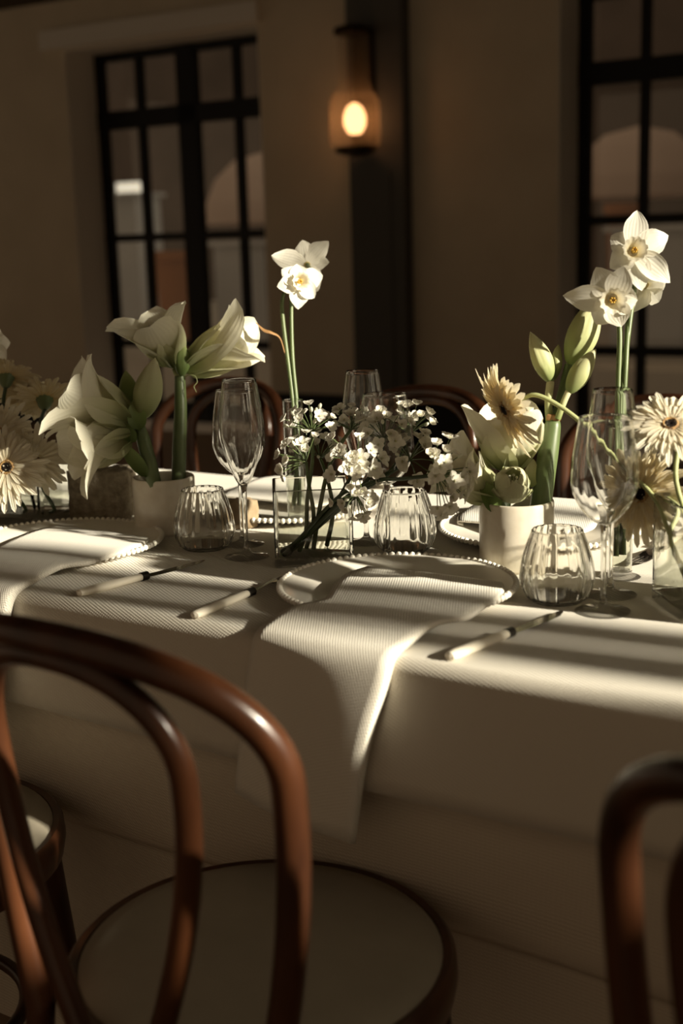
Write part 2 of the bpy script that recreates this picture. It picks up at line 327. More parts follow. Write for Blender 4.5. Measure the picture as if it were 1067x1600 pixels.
m.box(O0, WE, WN, Z, OP1[0]-0.17, OP1[1]+0.03, WD-0.055, WD, 2.552, 2.672); struct('trim_2', m, MT['reveal'])
m = MB(); m.box(O0, WE, WN, Z, OP2[0]-0.17, OP2[1]+0.03, WD-0.055, WD, 2.552, 2.672); struct('trim_3', m, MT['reveal'])
m = MB(); m.box(O0, WE, WN, Z, -3.935, -3.575, WD-0.10, WD, 0, CEIL); m.box(O0, WE, WN, Z, -3.90, -3.66, WD-0.108, WD-0.10, 0.3, 1.62); struct('pilaster_trim', m, MT['pilaster'])
m = MB()
for a, b in ((S0, OP1[0]-0.0), (OP1[1], -3.935), (-3.575, OP2[0]), (OP2[1], S1)): m.box(O0, WE, WN, Z, a, b, WD-0.025, WD, 0, 0.29)
struct('baseboard_back', m, MT['black'])

# ---------------------------------------------------------------- wall lantern on the pilaster
LS, LD = -3.81, WD-0.10
lantern = thing('wall_lantern', 'glowing glass wall lantern with ribbed shade on the dark pilaster between the windows', 'lamp', wl(LS, LD, 1.70))
lc = wl(LS, LD-0.14, 0)
m = MB(); m.box(wl(LS, LD, 0), WE, WN, Z, -0.06, 0.06, -0.025, 0.0, 1.78, 2.40); m.box(wl(LS, LD, 0), WE, WN, Z, -0.02, 0.02, -0.14, -0.02, 2.37, 2.40); m.box(wl(LS, LD, 0), WE, WN, Z, -0.02, 0.02, -0.14, -0.02, 1.722, 1.745); m.build('backplate', MT['bronze'], lantern, smooth=False)
m = MB(); m.lathe([(0.002, 2.425), (0.06, 2.42), (0.105, 2.405), (0.11, 2.375), (0.10, 2.37), (0.002, 2.37)], lc, seg=32); m.build('top_cap', MT['bronze'], lantern)
m = MB(); m.lathe([(0.002, 1.755), (0.115, 1.755), (0.12, 1.745), (0.115, 1.725), (0.07, 1.712), (0.002, 1.70)], lc, seg=32); m.build('bottom_cap', MT['bronze'], lantern)
m = MB(); m.lathe([(0.135, 1.757), (0.14, 1.80), (0.14, 1.98), (0.132, 2.02), (0.105, 2.06)], lc, seg=96, mod=lambda a, i: 1+0.02*cos(32*a)); m.build('lamp_shade', MT['ribshade'], lantern)
m = MB(); m.lathe([(0.105, 2.062), (0.088, 2.12), (0.085, 2.37)], lc, seg=64); m.build('chimney', MT['chimney'], lantern)
m = MB(); m.lathe([(0.004, 1.82), (0.04, 1.835), (0.062, 1.88), (0.062, 1.93), (0.044, 1.975), (0.018, 1.995), (0.004, 2.0)], lc, seg=20); m.build('bulb', MT['bulb'], lantern)
m = MB(); m.lathe([(0.018, 1.755), (0.018, 1.835)], lc, seg=16); m.lathe([(0.006, 1.99), (0.006, 2.37)], lc, seg=10); m.build('lamp_holder', MT['bronze'], lantern)

# ---------------------------------------------------------------- courtyard behind the glass
m = MB(); m.box(O0, WE, WN, Z, -26, 3, WD+REV+0.08, 30, -0.14, -0.02); struct('ground_outside', m, MT['paving'])
m = MB(); m.box(O0, WE, WN, Z, -30, 4, 26, 26.5, -0.02, 9)
struct('wall_outside', m, MT['facade'])
m = MB(); m.box(O0, WN, WE, Z, WD+0.42, 27, 3.0, 3.5, -0.02, 10); struct('wall_sun_block', m, MT['facade'])  # unseen high wall, added to keep direct sun off the courtyard
def parasol(x, y, d, r, label):
    c = at(x, y, d); top = c.z; g = V((c.x, c.y, -0.02))
    t = thing('parasol', label, 'parasol', g, 'pink parasols in the courtyard')
    m = MB(); m.lathe([(0.03, top), (r*0.5, top-0.10), (r*0.82, top-0.34), (r*0.97, top-0.62), (r, top-0.66), (r, top-0.92), (r-0.02, top-0.92), (r-0.02, top-0.66), (r*0.8, top-0.37), (0.03, top-0.05)], V((c.x, c.y, 0)), seg=48, mod=lambda a, i: 1+0.015*cos(8*a)); m.build('canopy', MT['pink'], t)
    m = MB(); m.lathe([(0.03, -0.02), (0.03, top-0.02)], V((c.x, c.y, 0)), seg=12); m.build('pole', MT['black'], t)
    m = MB(); m.lathe([(0.002, 0.10), (0.10, 0.09), (0.32, 0.03), (0.33, -0.02), (0.002, -0.02)], V((c.x, c.y, 0)), seg=24); m.build('base', MT['black'], t)
parasol(1000, 197, 17.0, 0.92, 'domed pink parasol seen through the right hand window')
parasol(412, 238, 17.0, 0.80, 'domed pink parasol seen through the window behind the daffodil pair')
def kiosk(x0, x1, ytop, d, dep, mt, name, label, catg):
    a, b = at(x0, 600, d), at(x1, 600, d); z = at((x0+x1)/2, ytop, d).z
    s0, s1, dd = a.dot(WE), b.dot(WE), (a.dot(WN)+b.dot(WN))/2
    m = MB(); m.box(O0, WE, WN, Z, min(s0, s1), max(s0, s1), dd, dd+dep, -0.02, z-0.06); m.box(O0, WE, WN, Z, min(s0, s1)-0.06, max(s0, s1)+0.06, dd-0.08, dd+dep+0.08, z-0.06, z)
    o = wl((s0+s1)/2, dd, -0.02)
    return tag(m.build(name, mt, None, o, smooth=False), label, catg)
kiosk(940, 1075, 352, 13.5, 0.4, MT['pale'], 'garden_wall', 'pale rendered garden wall outside the right hand window', 'wall')
kiosk(168, 240, 304, 20.0, 0.6, MT['pale'], 'market_stall', 'pale stall front under the bright strip outside the left hand window', 'stall')
kiosk(240, 296, 400, 15.0, 0.3, MT['pale'], 'garden_wall', 'pale low wall through the lower panes beside the central door post', 'wall')
kiosk(332, 412, 376, 15.5, 0.3, MT['pale'], 'garden_wall', 'pale low wall through the lower panes behind the daffodil pair', 'wall')
a = at(196, 303, 20.05); m = MB(); zt = at(204, 304, 20.0).z; m.box(V((a.x, a.y, 0)), WE, WN, Z, -0.22, 0.22, 0.05, 0.12, zt+0.001, zt+0.19); o = m.build('bright_strip', MT['brightstrip'], None, V((a.x, a.y, zt)), smooth=False); tag(o, 'bright white glowing strip above the stall outside the left hand window', 'lamp')  # emissive box drawn as a bright streak above the stall
a = at(327, 224, 25.4); s_, d_ = a.dot(WE), 25.97; m = MB(); m.box(O0, WE, WN, Z, s_-0.28, s_+0.28, d_, d_+0.03, a.z-0.4, a.z+0.4); struct('window_4', m, MT['bluepane'])  # blue-grey of reflected sky is put into the pane colour
for x, y, d, lab in ((268, 392, 14.0, 'terracotta planter through the window beside the central door post'), (975, 318, 14.5, 'terracotta planter on the ledge under the pink parasol')):
    c = at(x, y, d); h = c.z+0.02; b = V((c.x, c.y, -0.02))
    m = MB(); m.lathe([(0.002, 0), (0.14, 0), (0.19, h-0.12), (0.23, h-0.10), (0.23, h), (0.2, h), (0.18, h-0.04), (0.002, h-0.04)], b, seg=24); o = m.build('planter', MT['orange'], None, b); tag(o, lab, 'planter')

# ---------------------------------------------------------------- table and linen
TL0, TL1, TW = -2.6, 1.35, 0.86
table = thing('dining_table', 'long wooden dining table hidden under white linen', 'table', tb(-0.6, 0.43, 0))
m = MB(); m.box(TM, TE, TN, Z, TL0+0.03, TL1-0.03, 0.02, TW-0.02, 0.705, 0.738); m.build('tabletop', MT['table'], table, smooth=False)
for t_ in (TL0+0.3, -0.6, TL1-0.3):
    for n_ in (0.30, 0.56): m = MB(); m.tube([tb(t_, n_, 0), tb(t_, n_, 0.705)], 0.03, 12); m.build('leg', MT['table'], table)
def hang(n_edge, z0, side):      # small sway of the hanging cloth
    return lambda t, z: n_edge + side*(0.006*sin(2.1*t+0.7)+0.004*sin(5.3*t+1.9))*(0.735-z)/0.15
m = MB(); rows = []
fr, bk = hang(0.0, 0, -1), hang(TW, 0, 1); R_ = 0.016
nt_ = 160
for i in range(nt_+1):
    t = lerp(TL0, TL1, i/nt_); row = []
    zb = 0.590+0.003*sin(3.1*t+0.4)
    for z in [lerp(zb, 0.734, k/7) for k in range(8)]: row.append(tb(t, fr(t, z), z))
    for k in range(1, 6): a = pi/2*k/5; row.append(tb(t, R_-R_*cos(a), 0.734+R_*sin(a)))
    for k in range(1, 24): row.append(tb(t, lerp(R_, TW-R_, k/24), TZ+0.0006*sin(9*t+k)*sin(k*0.7)))
    for k in range(0, 6): a = pi/2*k/5; row.append(tb(t, TW-R_+R_*sin(a), 0.734+R_*cos(a)))
    for z in [lerp(0.734, zb, k/7) for k in range(1, 8)]: row.append(tb(t, bk(t, z), z))
    rows.append(row)
m.grid(rows); o = m.build('tablecloth', MT['cloth'], None, tb(-0.6, 0.43, 0.59), sharp=180); tag(o, 'white linen top cloth with a short overhang spread over the long table', 'tablecloth')
sol = o.modifiers.new('thick', 'SOLIDIFY'); sol.thickness = 0.0022; sol.offset = -1
m = MB(); rows = []
for i in range(nt_+1):
    t = lerp(TL0+0.02, TL1-0.02, i/nt_); row = []
    for z, b in ((0.70, 0.028), (0.62, 0.024), (0.55, 0.026), (0.50, 0.032), (0.455, 0.037), (0.42, 0.036), (0.398, 0.040), (0.386, 0.048), (0.383, 0.056), (0.37, 0.060), (0.30, 0.062), (0.15, 0.060), (0.015, 0.055)):
        zz = z+(0.018*sin(2.3*t+2.0)*(1 if 0.3 < z < 0.5 else 0))
        row.append(tb(t, b+0.008+(0.007*sin(3.7*t)+0.004*sin(8.1*t+1))*min(1, (0.70-z)*3), zz))
    rows.append(row)
m.grid(rows); o = m.build('under_cloth', MT['under'], None, tb(-0.6, 0.06, 0.015), sharp=180); tag(o, 'beige twill under cloth hanging to the floor below the white top cloth', 'tablecloth')

# ---------------------------------------------------------------- bentwood chairs
def loop(w0, w1, zt, zs, cyl=0.30, r0=0.222, k=0.114):
    half = []
    for i in range(14): t = i/14; half.append((w0+(w1-w0)*sin(t*pi/2), 0.44+(zs-0.44)*t))
    for i in range(19): a = pi/2*i/18; half.append((w1*max(cos(a), 0)**0.9, zs+(zt-zs)*sin(a)))
    full = half+[(-a, b) for a, b in half[:-1]][::-1]; out = []
    for w_, z in full:
        ph = w_/cyl; rho = r0+k*(z-0.46)
        out.append(V((cyl*sin(ph), -(rho-cyl+cyl*cos(ph)), z)))
    return out
def make_chair(label, loc, rot):
    t = thing('bentwood_chair', label, 'chair', O0, 'bentwood chairs round the table')
    m = MB(); m.lathe([(0.002, 0.474), (0.10, 0.473), (0.17, 0.470), (0.192, 0.464), (0.197, 0.457), (0.19, 0.45), (0.002, 0.45)], O0, seg=64); m.build('seat', MT['seat'], t)
    m = MB(); m.lathe([(0.196, 0.461), (0.204, 0.463), (0.209, 0.458), (0.211, 0.438), (0.207, 0.418), (0.198, 0.414), (0.182, 0.416), (0.18, 0.449), (0.19, 0.452), (0.196, 0.461)], O0, seg=64); m.build('seat_frame', MT['wood'], t)
    m = MB(); m.tube(loop(0.156, 0.207, 0.886, 0.765), 0.0152, 14); m.build('back_hoop', MT['wood'], t)
    m = MB(); m.tube(loop(0.033, 0.12, 0.869, 0.769), 0.0122, 14); m.build('inner_hoop', MT['wood'], t)
    for s in (-1, 1):
        m = MB(); m.tube(cat([(s*0.135, 0.125, 0.43), (s*0.143, 0.135, 0.30), (s*0.155, 0.15, 0.12), (s*0.168, 0.165, 0.0)], 4), [0.017, 0.016, 0.013, 0.011], 12); m.build('leg', MT['wood'], t)
        m = MB(); m.tube(cat([(s*0.150, -0.178, 0.45), (s*0.155, -0.195, 0.30), (s*0.165, -0.225, 0.12), (s*0.178, -0.26, 0.0)], 4), [0.0155, 0.0155, 0.014, 0.012], 12); m.build('leg', MT['wood'], t)
    m = MB(); m.tube([V((0.152*cos(a*pi/24), 0.152*sin(a*pi/24)-0.015, 0.21)) for a in range(49)], 0.0095, 10); m.build('stretcher', MT['wood'], t)
    t.location = loc; t.rotation_euler = (0, 0, rot); ORG[t.name] = V(loc); return t
RZ = math.atan2(TN.y, TN.x)-pi/2
chair = make_chair('bentwood chair with pale round seat pulled up before the middle plate', V((-0.10, 1.255, 0)), RZ-0.02)
dup(chair, V((-0.59, 1.56, 0)), RZ, 'bentwood chair at the left edge, only its pale seat rim showing past the big hoop')
dup(chair, V((0.459, 0.852, 0)), RZ-0.16, 'bentwood chair at the lower right corner, a dark hoop cut by the frame')
for t_, lab in ((-1.2, 'bentwood chair across the table behind the upright amaryllis stalk'), (-0.66, 'bentwood chair across the table behind the white allium bunch'), (-0.125, 'bentwood chair across the table behind the pot with the tall buds')):
    dup(chair, tb(t_, 1.0, 0), RZ+pi, lab)

# ---------------------------------------------------------------- plates, napkins, cutlery
def make_charger(label, loc):
    t = thing('charger_plate', label, 'plate', O0, 'beaded charger plates')
    m = MB(); m.lathe([(0.001, 0.0), (0.09, 0.0), (0.10, 0.003), (0.125, 0.008), (0.152, 0.0125), (0.158, 0.015), (0.156, 0.0175), (0.150, 0.0165), (0.124, 0.0125), (0.105, 0.0075), (0.098, 0.006), (0.001, 0.006)], O0, seg=96); m.build('plate', MT['ceramic'], t)
    m = MB()
    for i in range(100): a = 2*pi*i/100; m.ball(V((0.1595*cos(a), 0.1595*sin(a), 0.0165)), 0.0046, 8, 6)
    m.build('bead_rim', MT['ceramic'], t)
    t.location = loc; t.scale = (0.965, 0.965, 1.0); return t
PZ = TZ+0.0012
plates = [(-0.128, 0.230), (-0.720, 0.209), (-0.107, 0.627), (-0.571, 0.611)]
charger = make_charger('beaded charger under the napkin in the middle of the near side', tb(*plates[0], PZ))
dup(charger, tb(*plates[1], PZ), 0, 'beaded charger by the stone block, a twill napkin lying across it')
dup(charger, tb(*plates[2], PZ), 0, 'beaded charger on the far side, half hidden behind the right pot')
dup(charger, tb(*plates[3], PZ), 0, 'beaded charger on the far side, seen through the square vase')
def make_napkin(label):
    # table coordinates relative to the plate centre; v: 0 back edge .. 1 lower end
    L_ = [(-0.074, 0.045, 0.0215), (-0.078, 0.0, 0.0215), (-0.060, -0.06, 0.022), (-0.030, -0.126, 0.024), (-0.046, -0.17, 0.023), (-0.053, -0.215, 0.014), (-0.056, -0.235, 0.004), (-0.060, -0.241, -0.020), (-0.074, -0.243, -0.09), (-0.090, -0.246, -0.20)]
    R2 = [(0.128, 0.048, 0.0225), (0.148, 0.005, 0.0235), (0.158, -0.06, 0.0255), (0.163, -0.118, 0.0260), (0.140, -0.155, 0.0245), (0.133, -0.205, 0.014), (0.131, -0.236, 0.006), (0.128, -0.250, -0.022), (0.106, -0.258, -0.10), (0.086, -0.262, -0.216)]
    Lc, Rc = cat(L_, 6), cat(R2, 6); rows = []
    for i in range(len(Lc)):
        s = i/(len(Lc)-1); row = []
        for j in range(17):
            u = j/16; p = Lc[i].lerp(Rc[i], u)
            if s < 0.5: p = p+V((0, 0, 0.003*sin(pi*u)*(0.5+s)))
            else: p = p+V((0, -0.010*sin(pi*u)*min(1, (s-0.5)*3), 0))
            row.append(p)
        e, d = Rc[i], (Rc[i]-Lc[i]).normalized()
        k = max(0.0, min(1.0, (s-0.28)/0.35))
        row += [e+V((0.0025, 0.004*k, -0.003)), e+V((0.0015, 0.013*k, -0.006-0.001*k)), e+V((-0.008, 0.022*k, -0.008))]
        rows.append([tb(0, 0)*0+TE*p.x+TN*p.y+Z*p.z for p in row])
    m = MB(); m.grid(rows); o = m.build('napkin', MT['napkin'], None, None, sharp=180)
    sol = o.modifiers.new('thick', 'SOLIDIFY'); sol.thickness = 0.0022; sol.offset = 1
    return tag(o, label, 'napkin', 'twill napkins on the chargers')
nap = make_napkin('white twill napkin across the middle plate, hanging well down over the table edge')
nap.location = tb(*plates[0], TZ)
dup(nap, tb(plates[1][0]-0.004, plates[1][1]+0.014, TZ), 0, 'white twill napkin hanging over the table edge beside the knife at the left')
dup(nap, tb(plates[2][0]+0.01, plates[2][1], TZ+0.001), pi, 'white twill napkin on the far side plate behind the right pot')
dup(nap, tb(plates[3][0], plates[3][1]+0.016, TZ+0.001), pi, 'white twill napkin on the far side plate behind the square vase')
def make_knife(label):
    t = thing('table_knife', label, 'knife', O0, 'white handled knives')
    m = MB(); rows = []
    for y, wx, h in ((0, 0.002, 0.002), (0.002, 0.0065, 0.0045), (0.012, 0.0085, 0.006), (0.05, 0.0085, 0.006), (0.098, 0.0065, 0.0052), (0.108, 0.0058, 0.005)):
        rows.append([V((wx*cos(2*pi*j/16), y, 0.0065+h*sin(2*pi*j/16))) for j in range(16)])
    m.grid(rows, True); m.f.append(tuple(range(16))); m.m.append(0); m.build('handle', MT['bone'], t)
    m = MB(); m.tube([(0, 0.106, 0.0065), (0, 0.118, 0.0065)], 0.0062, 14); m.build('ferrule', MT['ferrule'], t)
    m = MB(); rows = []
    for y, x0, x1, h in ((0.116, -0.004, 0.004, 0.002), (0.135, -0.005, 0.006, 0.0012), (0.18, -0.006, 0.008, 0.0009), (0.208, -0.006, 0.006, 0.0008), (0.222, -0.0055, 0.001, 0.0006), (0.228, -0.005, -0.003, 0.0005)):
        rows.append([V((x0, y, 0.0055-h)), V((x1, y, 0.0055)), V((x0, y, 0.0055+h))])
    m.grid(rows, True); m.f.append((0, 1, 2)); m.m.append(0); m.build('blade', MT['steel'], t); return t
def make_fork(label):
    t = thing('table_fork', label, 'fork', O0, 'white handled forks')
    m = MB(); rows = []
    for y, wx, h in ((0, 0.002, 0.002), (0.002, 0.0065, 0.0045), (0.012, 0.008, 0.0055), (0.05, 0.008, 0.0055), (0.10, 0.006, 0.005), (0.115, 0.0055, 0.0048)):
        rows.append([V((wx*cos(2*pi*j/16), y, 0.006+h*sin(2*pi*j/16))) for j in range(16)])
    m.grid(rows, True); m.f.append(tuple(range(16))); m.m.append(0); m.build('handle', MT['bone'], t)
    m = MB(); m.tube([(0, 0.113, 0.006), (0, 0.127, 0.006)], 0.006, 14); m.build('ferrule', MT['ferrule'], t)
    m = MB(); m.tube(cat([(0, 0.125, 0.006), (0, 0.145, 0.007), (0, 0.165, 0.009), (0, 0.175, 0.0085)], 4), [0.0035, 0.0028, 0.003, 0.006], 10, flat=0.6); m.build('neck', MT['steel'], t)
    m = MB(); rows = []
    for y, w_, z in ((0.168, 0.004, 0.009), (0.178, 0.010, 0.0075), (0.190, 0.0115, 0.0055), (0.198, 0.0115, 0.0050)):
        rows.append([V((-w_, y, z)), V((w_, y, z)), V((w_, y, z-0.0016)), V((-w_, y, z-0.0016))])
    m.grid(rows, True)
    for k in range(4):
        x = -0.0096+0.0064*k; m.tube(cat([(x, 0.196, 0.0044), (x, 0.215, 0.0046), (x*0.95, 0.235, 0.0068), (x*0.92, 0.248, 0.0095)], 3), [0.0019, 0.0016, 0.0008], 6)
    m.build('tines', MT['steel'], t); return t
def lay(o, t, n, ang=0, z=PZ): o.location = tb(t, n, z); o.rotation_euler = (0, 0, RZ+ang); return o
knife = lay(make_knife('white handled knife with dark ferrule in front of the ribbed tumbler and plate at right'), 0.064, 0.018, -0.17)
lay(dup(knife, O0, 0, 'white handled knife at the left between a napkin and a fork handle'), -0.498, 0.02, -0.16)
fork = lay(make_fork('white handled fork pointing to the square vase, by the middle napkin'), -0.292, 0.012, 0.03)
lay(dup(fork, O0, 0, 'fork beyond the left plate, its tines under the gerberas'), -0.91, 0.02, 0.03)
lay(dup(fork, O0, 0, 'fork lying across the table below the drooping gerbera by the right vase'), 0.085, 0.745, pi+0.03)

# ---------------------------------------------------------------- glassware
def prof_s(pts, n=5): return [(p.x, p.y) for p in cat([V((a, b, 0)) for a, b in pts], n)]
def make_stemmed(kind, label, loc):
    group = 'stemmed glasses on the table'
    t = thing('wine_glass' if kind == 'wine' else 'champagne_flute', label, 'glass', O0, group)
    if kind == 'wine': bowl = [(0.0055, 0.110), (0.016, 0.116), (0.031, 0.133), (0.0392, 0.154), (0.0402, 0.168), (0.0384, 0.194), (0.0342, 0.221), (0.0310, 0.241)]; sb = 0.111
    else: bowl = [(0.0052, 0.108), (0.012, 0.118), (0.0225, 0.145), (0.0305, 0.172), (0.0330, 0.190), (0.0318, 0.212), (0.0280, 0.240), (0.0243, 0.265)]; sb = 0.11
    P = prof_s(bowl, 5); mod = lambda a, i: 1+0.006*cos(20*a)*max(0, 1-abs(i-0.45)*2.2)
    inner = [(max(r-0.0009, 0.0004), z+0.0008*(1-i/len(P))+0.002*(1 if i == 0 else 0)) for i, (r, z) in enumerate(P)]
    m = MB(); m.lathe(P+[(P[-1][0]-0.0005, P[-1][1]+0.0005)]+inner[::-1], O0, seg=80, mod=mod); m.build('bowl', MT['glass'], t)
    m = MB(); m.lathe(prof_s([(0.0003, sb+0.004), (0.0052, sb), (0.0040, sb-0.012), (0.0034, 0.055), (0.0038, 0.018), (0.007, 0.008)], 4), O0, seg=20); m.build('stem', MT['solid'], t)
    m = MB(); m.lathe(prof_s([(0.006, 0.009), (0.012, 0.0055), (0.024, 0.003), (0.0325, 0.0017), (0.0335, 0.001), (0.0325, 0.0), (0.002, 0.0)], 3), O0, seg=56); m.build('foot', MT['foot'], t)
    t.location = loc; return t
def gz(x, y): p = onz(x, y, TZ); return V((p.x, p.y, PZ))
flute = make_stemmed('flute', 'tall champagne flute at left, its rim above the wider glass it stands with', gz(386, 872))
dup(flute, gz(573, 849), 0, 'tall champagne flute standing behind the white allium flowers')
dup(flute, gz(953, 931), 0, 'tall champagne flute at right between wine glass and gerberas')
wine = make_stemmed('wine', 'wine glass at left partly behind the taller flute', gz(380, 852))
dup(wine, gz(607, 873), 0, 'wine glass in the middle behind the allium flowers, stem before a tumbler')
dup(wine, gz(942, 957), 0, 'wine glass at right, the frontmost glass, before a slim bud vase')
def make_tumbler(label, loc):
    t = thing('tumbler', label, 'glass', O0, 'ribbed stemless tumblers')
    P = prof_s([(0.0325, 0.002), (0.040, 0.009), (0.0455, 0.022), (0.0465, 0.034), (0.0435, 0.055), (0.0375, 0.076), (0.0315, 0.093)], 5)
    mod = lambda a, i: 1+0.024*cos(18*a)*(1 if i < 0.85 else 0.6)
    inn = [(r-0.0016, max(z, 0.008)) for r, z in P]; n = len(P)
    m = MB(); m.lathe(P+[(P[-1][0]-0.0008, P[-1][1]+0.0006)]+inn[::-1]+[(0.002, 0.008)], O0, seg=144, mod=lambda a, i: mod(a, i*2) if i < 0.5 else 1+0.45*(mod(a, (1-i)*2)-1)); m.build('bowl', MT['ribsolid'], t)
    m = MB(); m.lathe([(0.001, 0.0), (0.030, 0.0), (0.0325, 0.0015), (0.0335, 0.004), (0.030, 0.0072), (0.001, 0.0072)], O0, seg=56); m.build('base', MT['foot'], t)
    t.location = loc; return t
tumbler = make_tumbler('ribbed tumbler at left before the small pot', gz(321, 858))
dup(tumbler, gz(633, 862), 0.1, 'ribbed tumbler in the middle under the allium flowers')
dup(tumbler, gz(870, 940), 0.2, 'ribbed tumbler at right before the large pot')

# ---------------------------------------------------------------- vases
def make_square_vase(label, loc, rot, hx=0.0565, hy=0.055, h=0.113, water=0.043):
    t = thing('square_vase', label, 'vase', O0, 'square glass vases')
    th = 0.0045; m = MB()
    def ring(x, y, z, r=0.004):
        out = []
        for cx_, cy_, a0 in ((x-r, y-r, 0), (-x+r, y-r, pi/2), (-x+r, -y+r, pi), (x-r, -y+r, 3*pi/2)):
            for k in range(5): a = a0+pi/2*k/4; out.append(V((cx_+r*cos(a), cy_+r*sin(a), z)))
        return out
    rows = [ring(hx, hy, 0.014), ring(hx, hy, h-0.001), ring(hx-0.001, hy-0.001, h), ring(hx-th+0.001, hy-th+0.001, h, 0.003), ring(hx-th, hy-th, h-0.001, 0.003), ring(hx-th, hy-th, 0.0142, 0.003)]
    m.grid(rows, True); m.build('walls', MT['vase'], t, sharp=30)
    m = MB(); rows = [ring(hx-0.002, hy-0.002, 0.0), ring(hx, hy, 0.002), ring(hx, hy, 0.0125), ring(hx-0.002, hy-0.002, 0.0138)]
    m.grid(rows, True); m.f.append(tuple(range(20))[::-1]); m.m.append(0); m.f.append(tuple(range(60, 80))); m.m.append(0); m.build('base', MT['solid'], t, sharp=30)
    m = MB(); x, y = hx-th-0.0006, hy-th-0.0006
    rows = [ring(x, y, 0.0146), ring(x, y, water)]; m.grid(rows, True); m.f.append(tuple(range(20, 40))); m.m.append(0); m.build('water', MT['water'], t, sharp=30)
    t.location = loc; t.rotation_euler = (0, 0, rot); return t
v1 = make_square_vase('square glass vase in the middle holding the white alliums', V((-0.043, 1.832, PZ)), 0.05)
p = onz(50, 812, TZ); dup(v1, V((p.x, p.y, PZ)), -0.3, 'square glass vase at left holding gerberas beside the stone block')
v3 = make_square_vase('tall square glass vase at the right edge with bent gerbera stems', V((0.455, 1.512, PZ)), 0.10, 0.06, 0.06, 0.137, 0.082)
def make_bud_vase(label, loc):
    t = thing('bud_vase', label, 'vase', O0, 'slim glass bud vases')
    P = [(0.0155, 0.010), (0.0162, 0.02), (0.0165, 0.10), (0.0172, 0.205)]
    m = MB(); m.lathe(P+[(0.0166, 0.2056)]+[(r-0.0013, z) for r, z in P[::-1]], O0, seg=40); m.build('tube', MT['vase'], t)
    m = MB(); m.lathe(prof_s([(0.001, 0.011), (0.0155, 0.0105), (0.0165, 0.006), (0.024, 0.003), (0.0275, 0.0015), (0.0265, 0.0), (0.001, 0.0)], 3), O0, seg=44); m.build('foot', MT['foot'], t)
    m = MB(); m.lathe([(0.0145, 0.012), (0.0148, 0.12), (0.001, 0.12)], O0, seg=32); m.build('water', MT['water'], t)
    t.location = loc; return t
BV1, BV2 = V((*onz(464, 818, TZ).xy, PZ)), gz(968, 903)
bv = make_bud_vase('slim glass bud vase behind the square vase, holding two daffodils', BV1)
dup(bv, BV2, 0, 'slim glass bud vase behind the wine glass at right, holding three daffodils')
def make_pot(label, loc, r, h):
    t = thing('flower_pot', label, 'pot', loc, 'cream cylinder pots')
    m = MB(); m.lathe([(0.001, 0), (r-0.004, 0), (r-0.0005, 0.003), (r, 0.006), (r, h-0.003), (r-0.001, h-0.0006), (r-0.003, h), (r-0.0045, h-0.001), (r-0.0055, h-0.004), (r-0.0055, 0.06)], loc, seg=72); m.build('body', MT['pot'], t)
    m = MB(); m.lathe([(r-0.006, h-0.02), (r*0.5, h-0.016), (0.001, h-0.017)], loc, seg=40); m.build('filling', MT['soil'], t); return t
POT1 = V((*onz(260, 831, TZ).xy, PZ)); POT2 = V((*onz(807, 886, TZ).xy, PZ))
make_pot('small cream pot at left with the open amaryllis', POT1, 0.0505, 0.092)
make_pot('larger cream pot at right with the amaryllis in bud', POT2, 0.052, 0.096)
# stones
def rough_block(name, label, c, sx, sy, sz, rot, mt, amp, sph):
    m = MB(); n = 14; rnd = random.Random(5); ph = [rnd.uniform(0, 6) for _ in range(12)]
    q = Matrix.Rotation(rot, 3, 'Z'); rows = []
    for i in range(n+1):
        row = []; b = pi*i/n
        for j in range(2*n):
            a = 2*pi*j/(2*n); d = V((sin(b)*cos(a), sin(b)*sin(a), -cos(b)))
            k = max(abs(d.x), abs(d.y), abs(d.z)); e = d.lerp(d/k, sph)
            e *= 1+amp*(sin(4*a+ph[0]+3*b)+0.6*sin(9*a+ph[1]-5*b)+0.5*sin(13*b+ph[2]+3*a))
            row.append(c+q @ V((e.x*sx, e.y*sy, 0))+Z*max(e.z*sz+sz*0.97, 0))
        rows.append(row)
    m.grid(rows, True); o = m.build(name, mt, None, c, sharp=50); return tag(o, label, 'stone')
p = onz(160, 815, TZ); rough_block('stone_block', 'rough brown stone block between gerbera vase and small pot', V((p.x, p.y+0.02, PZ)), 0.055, 0.034, 0.0455, -0.1, MT['stone'], 0.022, 0.88)
p = onz(379, 829, TZ); rough_block('pebble', 'rounded brown stone behind the tumbler and flute at left', V((p.x, p.y+0.01, PZ)), 0.026, 0.02, 0.026, 0.4, MT['pebble'], 0.03, 0.55)

